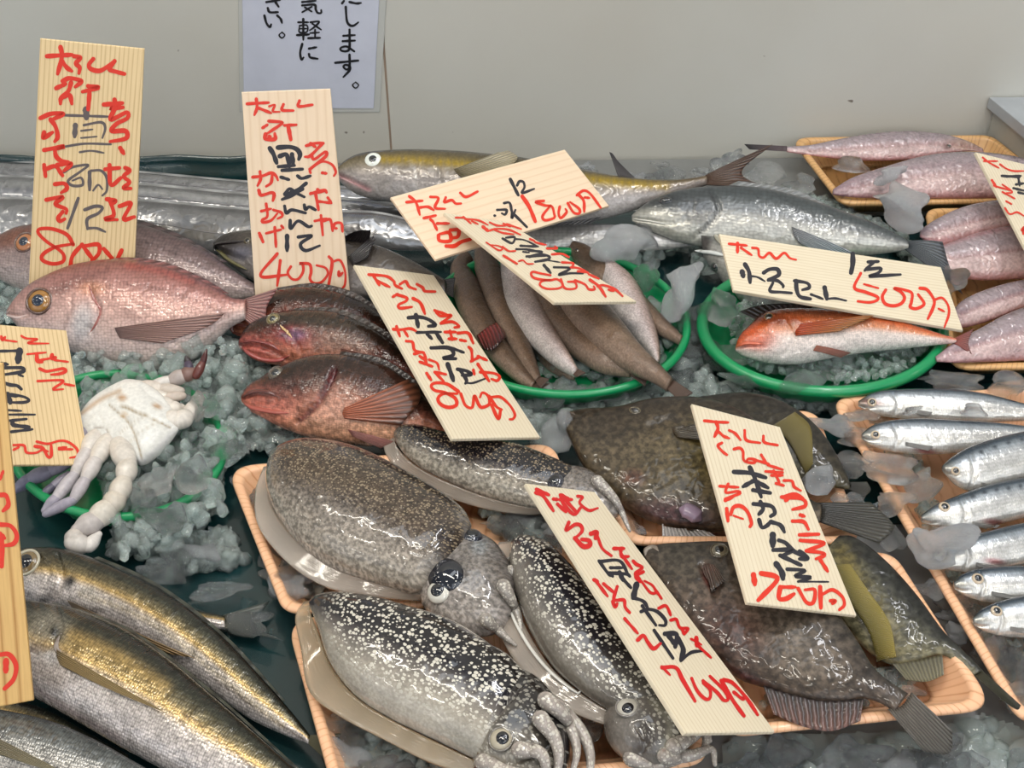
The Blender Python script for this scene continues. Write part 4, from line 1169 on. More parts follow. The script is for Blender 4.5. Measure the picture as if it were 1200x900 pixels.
fin(B, 'tail_fin', [(503, 440), (506, 449), (503, 458)], [(530, 446), (532, 460), (522, 474)], FIN_DARK, (56, 40, 34), (40, 30, 26), plane_only=True)
B = Body('rockfish', [(283, 463), (292, 452), (305, 444), (328, 431), (360, 419), (395, 416), (430, 421), (460, 433), (490, 457), (515, 484), (530, 500)],
         [(284, 472), (294, 482), (308, 490), (332, 502), (362, 512), (397, 518), (430, 522), (460, 522), (490, 520), (515, 516), (530, 512)], 0.022, 30, 0.62, ramp=RB, N=150,
         paint=[('b', 318, 478, 42, 20, 22, (240, 136, 116), .8), ('b', 420, 505, 85, 24, 6, (255, 198, 160), .9), ('b', 395, 478, 40, 28, 0, (250, 190, 165), .7), ('b', 345, 448, 60, 16, -14, (78, 56, 50), .6),
                ('l', [(391, 435), (382, 455), (370, 474), (352, 490)], 4, (112, 22, 34), .85), ('b', 340, 465, 30, 10, 10, (150, 92, 78), .5), ('b', 450, 450, 50, 20, 20, (74, 44, 34), .6)],
         groove=[([(284, 466), (300, 462), (322, 464)], 2, .004), ([(392, 434), (382, 456), (368, 476), (348, 494)], 3.2, .006), ([(300, 474), (330, 478), (352, 484)], 2.5, .002)])
FRONT2.append(len(OBST))
B.make('largest rockfish, nearest the cuttlefish, with orange belly and red gill slit', 'fish', SK_ROCK, 'brown rockfish')
eye(B, 323, 437, 8.5, (92, 86, 74), (34, 36, 38), .6, ring=(70, 58, 50))
spines(B, [(395, 417), (440, 424), (480, 448), (512, 480)], [(404, 409), (450, 417), (490, 443), (520, 478)], 10, (52, 36, 30))
ridge(B, 'upper_lip', [(284, 466), (296, 459), (314, 459), (328, 466)], 3.2, (92, 48, 42), .0)
ridge(B, 'lower_jaw', [(285, 472), (298, 478), (318, 482), (338, 484)], 3.6, (160, 82, 70), .0)
fin(B, 'pectoral_fin', [(404, 478), (402, 484), (404, 490)], [(482, 446), (490, 472), (470, 498)], FIN_PEC, (196, 110, 80), (96, 58, 40), lift=(.002, .005), nv=12)
fin(B, 'pelvic_fin', [(408, 502), (414, 510)], [(462, 514), (446, 521)], FIN_CLEAR, (196, 110, 100), (216, 130, 116), lift=(.002, .004))
fin(B, 'tail_fin', [(528, 500), (531, 506), (528, 512)], [(558, 498), (560, 512), (550, 526)], FIN_DARK, (56, 40, 34), (40, 30, 26), plane_only=True)

# ------------------------------------------------------------------ red gurnard
B = Body('red_gurnard', [(862, 405), (866, 394), (876, 383), (895, 367), (925, 362), (965, 363), (1010, 366), (1050, 375), (1090, 388), (1120, 397)],
         [(863, 411), (870, 416), (882, 420), (904, 425), (935, 426), (970, 420), (1010, 413), (1050, 409), (1090, 405), (1120, 402)], 0.036, 28, 0.7, N=150,
         ramp=[(0, (232, 224, 218)), (.35, (232, 214, 204)), (.5, (222, 150, 110)), (.68, (200, 92, 44)), (1, (120, 62, 40))],
         paint=[('b', 885, 398, 26, 16, -10, (206, 84, 40), .85), ('b', 905, 374, 40, 8, 8, (104, 52, 36), .7), ('b', 975, 372, 55, 6, 6, (110, 84, 62), .5),
                ('b', 880, 417, 24, 7, 12, (232, 222, 212), .8), ('u', .86, 1.0, (226, 140, 130), .4)],
         groove=[([(863, 408), (878, 404), (896, 405)], 1.8, .004), ([(925, 372), (932, 395), (918, 416)], 2.2, .002)])
B.make('orange-red gurnard with white belly on ice in the round green basket', 'fish', SK_RED)
eye(B, 901, 371, 5, (70, 60, 40), (14, 14, 14), .6, ring=(140, 90, 50))
ridge(B, 'upper_lip', [(863, 407), (874, 402), (893, 403)], 2.6, (196, 92, 60), .0)
fin(B, 'pectoral_fin', [(938, 380), (934, 386), (932, 394)], [(1030, 371), (1006, 380), (980, 390)], FIN_PEC, (190, 70, 24), (170, 110, 50), lift=(.002, .005), nv=12)
fin(B, 'pelvic_fin', [(956, 404), (952, 410)], [(996, 411), (984, 416)], FIN_CLEAR, (206, 120, 96), (190, 96, 76), lift=(.002, .003))
fin(B, 'dorsal_fin', [(884, 374), (910, 364), (950, 362)], [(866, 366), (894, 358), (956, 356)], FIN_DARK, (60, 44, 40), (36, 30, 30), plane_only=True)
fin(B, 'tail_fin', [(1118, 397), (1121, 400), (1118, 403)], [(1140, 386), (1134, 402), (1138, 416)], FIN_DARK, (176, 90, 80), (150, 90, 84), plane_only=True)

# ------------------------------------------------------------------ slim brown fish in the oval basket
O = (500, 270)
SB = [(0, (196, 170, 150)), (.25, (160, 130, 108)), (.6, (120, 96, 78)), (1, (100, 80, 66))]
SP = [(0, (255, 246, 240)), (.45, (255, 236, 232)), (.7, (224, 196, 186)), (1, (150, 122, 104))]
def slim(pts, rest, ramp, label, tailpx=None, tk=.85, tilt=5, paint=(), name='slim_fish'):
    t, b = spine(pts, 3.75, O)
    B = Body(name, t, b, rest, tilt, tk, N=110, M=44, ramp=ramp, paint=paint)
    B.make(label, 'fish', SK_SLIM, 'slim brown fish in the oval basket')
    if tailpx:
        q = (np.asarray(tailpx, float) / 3.75 + O)
        fin(B, 'tail_fin', [t[-1], b[-1]], [q[0], q[1]], FIN_DARK, (110, 84, 70), (96, 74, 64), plane_only=True)
    return B
slim([(470, 440, 30), (500, 500, 42), (550, 570, 40), (610, 620, 26), (650, 640, 14)], .012, SB, 'short dark fish lying lowest under the pale-bellied ones')
A = slim([(180, 120, 30), (150, 170, 45), (175, 260, 62), (230, 400, 62), (310, 520, 50), (400, 620, 36), (470, 685, 18)], .018, SB, 'brown slim fish furthest left in the oval basket', [(540, 680), (480, 720)])
fin(A, 'pectoral_fin', [(583, 378), (570, 386), (560, 394)], [(590, 400), (582, 412), (572, 410)], FIN_PEC, (150, 54, 50), (60, 26, 28), lift=(.002, .006))
slim([(250, 90, 40), (262, 150, 55), (300, 260, 58), (350, 380, 52), (410, 500, 44), (455, 590, 32), (490, 655, 15)], .024, SB, 'brown slim fish second from the left in the oval basket', [(540, 660), (500, 700)])
A = slim([(345, 130, 22), (372, 200, 48), (410, 300, 70), (465, 400, 68), (530, 490, 56), (600, 570, 38), (655, 625, 16)], .028, SP, 'pale-bellied slim fish lying belly up, left of the middle', [(700, 632), (660, 650)])
slim([(560, 230, 50), (600, 330, 60), (650, 420, 58), (700, 490, 52)], .014, SB, 'brown slim fish mostly hidden under its neighbours')
slim([(490, 240, 50), (525, 310, 66), (585, 400, 74), (670, 480, 66), (770, 560, 52), (860, 600, 32), (900, 618, 22)], .024, SB, 'brown slim fish with frayed tail on the basket rim', [(985, 615), (960, 690)])
slim([(780, 160, 40), (850, 260, 72), (915, 370, 70), (965, 460, 50), (1000, 530, 28), (1015, 575, 10)], .020, SP, 'pinkish pale slim fish at the right of the pile', None)
slim([(610, 230, 60), (650, 300, 82), (720, 380, 88), (820, 480, 74), (920, 570, 52), (1010, 630, 34), (1070, 680, 24)], .034, SB, 'largest brown slim fish on top, tail over the basket rim', [(1170, 720), (1110, 755)],
     paint=[('l', [(680, 350), (720, 385), (760, 415)], 6, (176, 148, 124), .6)])
A = slim([(640, 75, 24), (690, 115, 42), (760, 180, 50), (850, 255, 48), (940, 340, 42), (1030, 420, 32), (1120, 485, 16)], .022, SB, 'slim fish with blunt dark head, furthest right beside the big ice lumps', [(1150, 480), (1130, 510)],
         paint=[('b', 684, 300, 22, 12, 40, (80, 64, 48), .8)])
eye(A, 676, 293, 3.2, (80, 70, 50), (14, 14, 14), .6)

# ------------------------------------------------------------------ pink soft fish in the back trays
PK = [(0, (206, 146, 146)), (.12, (232, 200, 196)), (.42, (222, 194, 192)), (.58, (180, 162, 166)), (.85, (164, 148, 152)), (1, (124, 106, 110))]
def pink(top, bot, rest, label, tilt=20, tk=.36, paint=(), groove=(), ramp=PK, tail=None):
    mid = np.asarray(top, float) * .55 + np.asarray(bot, float) * .45
    groove = list(groove) + [(mid[1:], 3.0, .0022)]
    paint = list(paint) + [('l', mid[1:], 2.2, (150, 92, 98), .55)]
    B = Body('pink_fish', top, bot, rest, tilt, tk, N=110, M=48, ramp=ramp, paint=paint, groove=groove)
    B.make(label, 'fish', SK_PINK, 'pale pink fish in the back trays')
    if tail: fin(B, 'tail_fin', [top[0], bot[0]], tail, FIN_DARK, (120, 100, 104), (44, 40, 44), plane_only=True, nv=10)
    return B
B = pink([(922, 172), (950, 170), (985, 163), (1020, 157), (1060, 154), (1095, 156), (1120, 161), (1140, 168), (1152, 174)], [(922, 178), (950, 182), (985, 186), (1020, 188), (1060, 187), (1095, 182), (1120, 178), (1140, 177), (1153, 178)], .030,
     'pink fish furthest back, its thin tail hanging over the tray corner', paint=[('b', 1135, 170, 26, 8, 5, (176, 140, 116), .8), ('b', 1110, 172, 6, 4, 0, (110, 70, 66), .7)], tail=[(872, 170), (878, 176)])
eye(B, 1112, 171, 3, (90, 70, 60), (18, 14, 14), .6)
pink([(976, 222), (1000, 208), (1040, 195), (1080, 184), (1120, 179), (1160, 180), (1200, 186), (1250, 196)], [(976, 228), (1000, 231), (1040, 232), (1080, 232), (1120, 232), (1160, 232), (1200, 230), (1250, 224)], .032,
     'pink fish with purple-grey tail beneath the big ice lump', paint=[('u', .22, .0, (150, 118, 128), .8), ('l', [(1040, 204), (1100, 194), (1180, 196)], 4, (176, 146, 152), .5)])
pink([(1078, 270), (1095, 258), (1125, 244), (1160, 236), (1200, 234), (1250, 236)], [(1078, 278), (1095, 288), (1125, 286), (1160, 278), (1200, 270), (1250, 266)], .034, 'pink fish at the top of the right-hand tray, ridge along its back', 22,
     paint=[('u', .15, .0, (110, 90, 100), .7), ('band', .12, .1, (170, 84, 90), .6)])
pink([(1092, 292), (1115, 284), (1150, 272), (1200, 262), (1250, 258)], [(1094, 306), (1115, 322), (1150, 328), (1200, 326), (1250, 320)], .026, 'wide pink fish second in the right-hand tray, shiny wet patches', 22,
     paint=[('band', .95, .1, (186, 110, 116), .5)])
pink([(1110, 372), (1128, 352), (1160, 338), (1200, 328), (1250, 322)], [(1112, 380), (1128, 384), (1160, 376), (1200, 360), (1250, 350)], .034, 'pink fish third in the right-hand tray, dark red at its tail', 22,
     paint=[('u', .2, .0, (120, 70, 80), .7)])
pink([(1096, 418), (1120, 400), (1150, 384), (1180, 368), (1210, 358), (1260, 350)], [(1098, 424), (1122, 425), (1152, 424), (1182, 423), (1212, 421), (1260, 414)], .030, 'pink fish lowest in the right-hand tray, spread over the tray rim', 22,
     paint=[('u', .3, .0, (170, 128, 136), .6), ('b', 1190, 412, 30, 10, 0, (150, 120, 120), .5)])

# ------------------------------------------------------------------ horse mackerel
MK = [(0, (214, 204, 200)), (.42, (206, 196, 188)), (.54, (206, 172, 108)), (.63, (128, 114, 80)), (.8, (66, 66, 54)), (1, (26, 30, 30))]
def mack(top, bot, rest, label, tilt=22, ramp=MK, paint=(), groove=(), N=170, tail=None):
    B = Body('horse_mackerel', top, bot, rest, tilt, 0.5, N=N, M=84, ramp=ramp, paint=paint, groove=groove)
    B.make(label, 'fish', SK_MACK, 'horse mackerel on the teal sheet')
    if tail: fin(B, 'tail_fin', [top[-1], bot[-1]], tail, FIN_DARK, (110, 106, 80), (90, 84, 60), plane_only=True)
    return B
B = mack([(-24, 668), (-8, 654), (14, 646), (40, 642), (72, 643), (112, 655), (160, 675), (210, 705), (260, 745), (300, 787), (335, 826), (364, 862)],
         [(-24, 680), (-6, 694), (16, 702), (42, 708), (70, 713), (108, 726), (150, 745), (200, 775), (250, 812), (292, 842), (330, 860), (362, 872)], .014, 'horse mackerel at the top, its tail beside the foam tray', 22,
         paint=[('b', 35, 655, 22, 20, 0, (96, 84, 60), .6), ('l', [(95, 696), (150, 716), (200, 745), (260, 795), (330, 850)], 4, (206, 184, 130), .45), ('l', [(250, 795), (300, 830), (355, 866)], 1.5, (96, 76, 60), .7),
                ('b', 82, 681, 6, 9, 30, (18, 18, 20), .95), ('b', 105, 694, 14, 9, 20, (214, 204, 190), .7)],
         groove=[([(66, 650), (72, 676), (62, 700), (50, 706)], 3, .004), ([(36, 644), (56, 664), (50, 690)], 2.5, .002)], tail=[(400, 860), (392, 900)])
eye(B, 31, 659, 15, (120, 100, 66), (16, 16, 20), .62, ring=(190, 182, 160))
fin(B, 'pectoral_fin', [(80, 702), (84, 708), (90, 714)], [(232, 772), (190, 762), (150, 748)], FIN_PEC, (120, 96, 66), (150, 120, 78), lift=(.002, .004), nv=12)
fin(B, 'dorsal_fin', [(110, 654), (160, 675), (210, 705), (270, 755), (330, 822)], [(114, 651), (164, 672.5), (214, 703), (273, 753), (333, 820)], FIN_DARK, (60, 62, 54), (70, 74, 60), plane_only=True, nu=50, lift=(0, -.002))
B = mack([(-60, 726), (-30, 712), (0, 706), (30, 704), (60, 708), (100, 718), (150, 740), (200, 774), (250, 816), (300, 860), (360, 914), (400, 950)],
         [(-60, 744), (-34, 772), (-4, 792), (26, 810), (56, 826), (98, 850), (146, 878), (196, 904), (246, 924), (296, 938), (350, 948), (396, 956)], .018, 'large horse mackerel in front, golden side and long pectoral fin', 18,
         paint=[('b', 55, 735, 26, 20, 0, (206, 196, 176), .6), ('b', 63, 741, 6, 9, 15, (16, 16, 18), .95), ('l', [(85, 745), (140, 772), (190, 805)], 9, (214, 176, 106), .55), ('l', [(195, 820), (240, 855), (330, 925)], 1.6, (96, 70, 62), .75),
                ('b', 62, 770, 12, 10, 20, (226, 222, 218), .8), ('l', [(40, 806), (90, 838), (140, 866)], 4, (130, 84, 92), .35)],
         groove=[([(66, 712), (70, 738), (56, 758), (40, 766)], 3, .004), ([(44, 706), (52, 730), (42, 756)], 2.5, .002)])
eye(B, 20, 738, 14, (140, 120, 76), (16, 16, 20), .62)
fin(B, 'pectoral_fin', [(68, 762), (68, 770), (72, 780)], [(196, 837), (160, 822), (124, 806)], FIN_PEC, (146, 122, 80), (160, 134, 84), lift=(.002, .005), nv=14)
fin(B, 'dorsal_fin', [(60, 707), (150, 739), (250, 815), (350, 904)], [(63, 704.5), (153, 737), (253, 813), (353, 902.5)], FIN_DARK, (60, 62, 54), (70, 74, 60), plane_only=True, nu=50, lift=(0, -.002))
ridge(B, 'gill_edge', [(72, 742), (66, 758), (74, 770)], 3.0, (150, 138, 130), .0)
B = mack([(-60, 816), (-20, 812), (20, 820), (60, 834), (105, 860), (150, 884)], [(-60, 850), (-20, 852), (20, 858), (60, 872), (105, 888), (150, 898)], .010, 'horse mackerel hidden between the two front ones, gold scales showing', 18, N=90)
B = mack([(-80, 842), (-40, 832), (0, 832), (60, 845), (110, 866), (150, 888), (190, 912), (230, 944)], [(-80, 868), (-44, 908), (-4, 930), (50, 946), (100, 952), (144, 954), (186, 954), (226, 956)], .020,
         'greyish horse mackerel at the bottom left corner', 18, N=110, ramp=[(0, (200, 192, 184)), (.5, (170, 166, 160)), (.75, (120, 122, 120)), (1, (70, 76, 78))])
eye(B, -40, 868, 14, (140, 120, 76), (16, 16, 20), .62)
fin(B, 'pectoral_fin', [(-6, 864), (-6, 872), (-2, 884)], [(90, 912), (66, 905), (40, 898)], FIN_PEC, (120, 112, 90), (150, 140, 110), lift=(.002, .005), nv=12)

# a further fish mostly under the top one, its tail in the melt water
B = mack([(130, 690), (170, 702), (205, 710), (235, 716), (264, 722)], [(130, 716), (170, 726), (205, 731), (235, 735), (264, 737)], .005, 'fish buried under the top horse mackerel, only its grey tail in the meltwater', 5, N=60)
fin(B, 'tail_fin', [(262, 722), (266, 729), (262, 737)], [(316, 706), (300, 734), (332, 752)], FIN_CLEAR, (110, 112, 100), (84, 94, 92), plane_only=True)
eye(B, 140, 702, 5, (140, 120, 76), (16, 16, 20), .62)

# ------------------------------------------------------------------ sardines
SD = [(0, (232, 228, 220)), (.45, (224, 222, 218)), (.72, (170, 178, 186)), (.86, (70, 84, 98)), (1, (38, 48, 60))]
def sard(top, bot, rest, label, tilt=22, eyep=None, dots=None, red=None):
    paint = [('b', x, y, 3, 2.6, 0, (36, 46, 60), .8) for x, y in (dots or [])]
    if red: paint.append(('b', red[0], red[1], 14, 4, 8, (150, 44, 48), .8))
    x0, y0 = top[0]
    paint.append(('b', x0 + 6, (y0 + bot[0][1]) / 2 - 2, 12, 7, 0, (90, 88, 70), .6))
    gx = top[2][0] + 2
    B = Body('sardine', top, bot, rest, tilt, .55, N=120, M=56, ramp=SD, paint=paint,
             groove=[([(gx, top[2][1] + 4), (gx + 6, (top[2][1] + bot[2][1]) / 2), (gx + 1, bot[2][1] - 3)], 2, .002), ([(x0 + 1, bot[0][1] - 1), (x0 + 12, bot[0][1] + 2), (x0 + 20, bot[0][1] + 1)], 1.5, .0015)])
    B.make(label, 'fish', SK_SARD, 'sardines in the orange tray')
    e = eyep or (x0 + 16, (top[1][1] * .55 + bot[1][1] * .45))
    eye(B, e[0], e[1], 7 if eyep else 5.5, (196, 176, 150), (14, 16, 22), .62)
    fin(B, 'tail_fin', [top[-1], bot[-1]], [(top[-1][0] + 45, top[-1][1] - 12), (bot[-1][0] + 45, bot[-1][1] + 16)], FIN_CLEAR, (120, 126, 130), (150, 152, 150), plane_only=True)
    gx2 = gx + 14
    fin(B, 'pectoral_fin', [(gx2, bot[2][1] - 11), (gx2, bot[2][1] - 7)], [(gx2 + 32, bot[2][1] - 6), (gx2 + 26, bot[2][1] - 2)], FIN_CLEAR, (176, 176, 172), (206, 204, 200))
    return B
sard([(1006, 470), (1022, 461), (1045, 457), (1100, 456), (1150, 461), (1200, 473), (1250, 482), (1300, 490)], [(1006, 476), (1022, 484), (1045, 489), (1100, 494), (1150, 495), (1200, 493), (1250, 494), (1300, 496)], .030, 'sardine at the top of the row, head broken and reddish', red=(1018, 471))
sard([(1010, 508), (1022, 499), (1045, 493), (1080, 491), (1120, 493), (1170, 496), (1220, 502), (1280, 508)], [(1010, 514), (1022, 522), (1045, 529), (1080, 532), (1120, 531), (1170, 526), (1220, 521), (1280, 516)], .034, 'second sardine from the top, golden cheek and dark back', 22, red=(1085, 529))
sard([(1104, 546), (1114, 537), (1134, 525), (1165, 514), (1200, 506), (1240, 500), (1300, 498)], [(1107, 554), (1124, 570), (1146, 576), (1176, 570), (1206, 561), (1244, 546), (1300, 530)], .038, 'third sardine from the top, head tilted downwards', 22, dots=[(1150, 530), (1166, 524), (1182, 519), (1198, 515)])
sard([(1079, 604), (1096, 592), (1124, 580), (1160, 568), (1200, 560), (1250, 553), (1300, 550)], [(1080, 611), (1098, 617), (1126, 622), (1160, 617), (1200, 607), (1250, 596), (1300, 584)], .034, 'fourth sardine from the top with dark spots along its side', 22, eyep=(1107, 594),
     dots=[(1140, 582), (1154, 577), (1168, 574), (1182, 572), (1196, 570)], red=(1165, 612))
sard([(1090, 650), (1104, 640), (1128, 631), (1160, 622), (1200, 613), (1250, 607), (1300, 604)], [(1090, 658), (1104, 665), (1128, 670), (1160, 670), (1200, 662), (1250, 650), (1300, 640)], .032, 'fifth sardine from the top, head under a broad ice lump', 22, red=(1166, 658))
sard([(1117, 682), (1128, 673), (1146, 667), (1172, 664), (1205, 663), (1250, 662), (1300, 662)], [(1119, 690), (1132, 698), (1150, 704), (1175, 707), (1205, 706), (1250, 702), (1300, 696)], .032, 'sixth sardine from the top, snout pointing at the filefish', 22, eyep=(1146, 678))
sard([(1139, 724), (1150, 714), (1168, 706), (1190, 700), (1220, 695), (1260, 692), (1300, 690)], [(1141, 732), (1156, 740), (1174, 745), (1196, 747), (1224, 747), (1262, 744), (1300, 738)], .030, 'lowest sardine of the row, nearest the melting ice', 22, eyep=(1168, 716))

# ------------------------------------------------------------------ filefish
FL = [(0, (96, 82, 62)), (.4, (110, 96, 76)), (.75, (84, 72, 58)), (1, (54, 46, 38))]
B = Body('filefish', [(659, 488), (668, 483), (684, 480), (722, 478), (764, 469), (810, 467), (850, 475), (888, 496), (922, 540), (944, 580), (962, 592)],
         [(660, 496), (670, 520), (688, 552), (722, 585), (754, 606), (790, 617), (828, 621), (862, 620), (900, 618), (936, 618), (962, 612)], .022, 12, 0.26, N=150, M=84, ramp=FL, power=.8,
         paint=[('b', 800, 545, 70, 50, 0, (134, 118, 84), .55), ('b', 826, 530, 26, 36, 0, (140, 122, 44), .4), ('b', 790, 600, 50, 16, 8, (92, 50, 66), .7), ('b', 742, 560, 14, 10, 0, (120, 50, 50), .5), ('b', 700, 500, 50, 22, 0, (66, 56, 44), .6)],
         groove=[([(760, 500), (790, 492), (806, 506)], 3, .003), ([(662, 490), (672, 490)], 2, .002)])
B.make('dark brown filefish at the rear, bruised belly and silvery fin at its foot', 'fish', SK_FILE, 'filefish in foam trays')
eye(B, 744, 481, 6.5, (64, 58, 46), (16, 16, 18), .6, ring=(90, 80, 60), flat=.7)
ridge(B, 'mouth', [(660, 488), (666, 483), (674, 486)], 3, (70, 58, 48), .0)
fin(B, 'pectoral_fin', [(788, 502), (790, 508), (794, 514)], [(828, 500), (830, 512), (822, 520)], FIN_PEC, (84, 72, 54), (70, 62, 50), lift=(.002, .006))
ridge(B, 'belly_gland', [(796, 596), (810, 601), (822, 610)], 11, (150, 130, 150), .001, taper=True, flatten=.7)
fin(B, 'pelvic_fin', [(776, 616), (796, 618), (820, 618)], [(776, 632), (806, 640), (846, 634)], FIN_CLEAR, (190, 182, 178), (170, 164, 160), lift=(.003, .001))
fin(B, 'tail_fin', [(958, 590), (962, 602), (958, 612)], [(1020, 590), (1047, 618), (1030, 638)], FIN_DARK, (44, 40, 36), (60, 56, 44), plane_only=True, nv=12)
fin(B, 'anal_fin', [(850, 620), (900, 618), (930, 616)], [(862, 634), (905, 638), (934, 628)], FIN_DARK, (70, 60, 46), (84, 74, 50), plane_only=True)
B = Body('filefish', [(800, 478), (812, 468), (834, 464), (870, 461), (905, 467), (935, 482), (962, 506), (984, 540), (996, 566)], [(802, 488), (816, 510), (838, 530), (872, 548), (905, 558), (935, 564), (962, 568), (984, 572), (996, 574)], .030, 12, .26, ramp=[(0, (84, 76, 50)), (.5, (72, 64, 48)), (1, (50, 46, 42))], N=100,
         power=.8)
B.make('dark filefish half hidden behind the board, yellowish fin showing', 'fish', SK_FILE, 'filefish in foam trays')
fin(B, 'dorsal_fin', [(905, 500), (925, 520), (944, 556)], [(930, 488), (948, 506), (952, 546)], finmat('fine_fin', 75, .28), (104, 92, 40), (140, 124, 60), lift=(.002, .006))
fin(B, 'tail_fin', [(994, 566), (997, 570), (994, 574)], [(1016, 566), (1020, 576), (1012, 584)], FIN_DARK, (44, 40, 36), (60, 56, 44), plane_only=True)
eye(B, 830, 474, 6, (64, 58, 46), (16, 16, 18), .6)
B = Body('filefish', [(985, 628), (1000, 630), (1022, 644), (1048, 668), (1076, 700), (1104, 738), (1124, 758), (1152, 786)],
         [(958, 660), (966, 690), (986, 726), (1012, 758), (1044, 778), (1074, 775), (1106, 768), (1140, 792)], .020, 12, .26, ramp=[(0, (140, 132, 100)), (.35, (128, 122, 96)), (.62, (92, 90, 74)), (.8, (56, 56, 50)), (1, (42, 42, 40))], N=120, power=.8,
         paint=[('l', [(986, 650), (1010, 690), (1036, 730), (1040, 760)], 12, (150, 130, 56), .6), ('l', [(1000, 640), (1030, 668), (1048, 710)], 2, (40, 38, 34), .7)])
B.make('olive filefish at the right of the tray, yellow fin band, thin tail over rim', 'fish', SK_FILE, 'filefish in foam trays')
fin(B, 'tail_fin', [(1148, 784), (1148, 789), (1142, 793)], [(1196, 828), (1192, 833), (1180, 826)], FIN_DARK, (64, 62, 40), (50, 50, 34), plane_only=True)
fin(B, 'dorsal_fin', [(972, 664), (992, 700), (1016, 736), (1030, 772)], [(996, 664), (1018, 696), (1042, 732), (1050, 770)], finmat('fine_fin', 75, .28), (110, 100, 44), (170, 150, 66), lift=(.003, .004), nv=8, nu=40)
fin(B, 'anal_fin', [(1044, 777), (1074, 774), (1104, 768)], [(1062, 798), (1086, 800), (1106, 792)], FIN_CLEAR, (110, 104, 80), (150, 142, 110), plane_only=True)
B = Body('filefish', [(755, 646), (762, 641), (778, 638), (800, 637), (842, 636), (872, 642), (920, 668), (968, 704), (1002, 748), (1022, 780), (1040, 797), (1064, 813)],
         [(756, 656), (763, 672), (780, 700), (800, 730), (834, 766), (866, 794), (900, 806), (952, 821), (990, 822), (1012, 818), (1032, 824), (1048, 834)], .030, 10, 0.26, N=170, M=96, power=.8,
         ramp=[(0, (88, 72, 60)), (.4, (118, 102, 88)), (.7, (98, 86, 76)), (1, (66, 60, 52))],
         paint=[('b', 862, 740, 46, 30, 30, (112, 64, 58), .55), ('b', 940, 760, 60, 40, 30, (134, 122, 106), .5), ('b', 870, 796, 40, 10, 25, (90, 34, 44), .6), ('b', 800, 660, 40, 24, 10, (78, 72, 60), .6), ('b', 1020, 790, 30, 20, 40, (54, 48, 44), .6),
                ('b', 832, 676, 8, 14, -20, (120, 44, 44), .8)],
         groove=[([(824, 664), (832, 680), (838, 694)], 4, .004)])
B.make('largest grey-brown filefish in front, fan tail hanging over the tray rim', 'fish', SK_FILE, 'filefish in foam trays')
eye(B, 843, 645, 10, (104, 96, 78), (18, 18, 20), .58, ring=(80, 72, 58))
ridge(B, 'mouth', [(756, 652), (758, 644), (766, 641), (772, 646)], 3.5, (120, 108, 96), .0)
fin(B, 'pectoral_fin', [(824, 666), (830, 662), (838, 664)], [(836, 698), (844, 690), (850, 684)], FIN_PEC, (110, 84, 76), (84, 72, 64), lift=(.002, .005))
fin(B, 'tail_fin', [(1040, 832), (1056, 828), (1068, 812)], [(1082, 882), (1112, 884), (1116, 858)], FIN_DARK, (96, 86, 76), (60, 54, 46), plane_only=True, nv=14, nu=34)
fin(B, 'anal_fin', [(894, 803), (930, 813), (970, 820), (1012, 820)], [(906, 838), (940, 852), (974, 858), (1008, 846)], FIN_DARK, (46, 42, 42), (110, 72, 60), plane_only=True, nu=50, nv=8)
fin(B, 'dorsal_spine', [(866, 641), (872, 643)], [(884, 618), (887, 620)], FIN_DARK, (60, 54, 46), (50, 46, 40), plane_only=True, nu=4)
FINK = 1.0
# ------------------------------------------------------------------ cuttlefish
CD = [(0, (226, 216, 200)), (.2, (196, 186, 170)), (.36, (120, 112, 106)), (.5, (36, 33, 40)), (.92, (28, 26, 30)), (1, (88, 82, 78))]
CDF = [(0, (220, 208, 192)), (.14, (190, 178, 164)), (.32, (120, 110, 102)), (.5, (58, 52, 54)), (.75, (84, 72, 62)), (.9, (48, 44, 48)), (1, (150, 144, 140))]
GH = [(0, (190, 180, 172)), (.5, (146, 138, 132)), (1, (100, 94, 92))]
def arms(B, lines, name='arm', rgb=(132, 124, 116), r0=7.0, mat=None):
    for ln in lines:
        q = np.asarray(ln, float)
        zz = np.array([B.surf(p[0], p[1])[0] for p in spline(q[:, :2], 24)])
        wt = spline(np.column_stack([np.linspace(0, 1, len(q)), q[:, 2]]), 24)[:, 1]
        zz = zz + B.n * wt[:, None]
        R = r0 * depth(zz[0]) / F
        V, f = cappedtube(zz, R * np.linspace(1.0, .24, 24), 12, flatten=.85)
        uv = np.column_stack([np.repeat(np.linspace(0, .08, len(V) // 12), 12), np.tile(np.linspace(0, .03, 12), len(V) // 12)])
        top = (np.tile(np.arange(12), len(V) // 12) % 12) / 12
        col = np.array([S(rgb)] * len(V)) * (0.8 + 0.3 * np.abs(np.sin(top * math.pi)))[:, None]
        c4 = np.hstack([col, np.full((len(V), 1), .8)])
        meshobj(name, V, f, mat or SK_CUT, B.root, uv, c4)

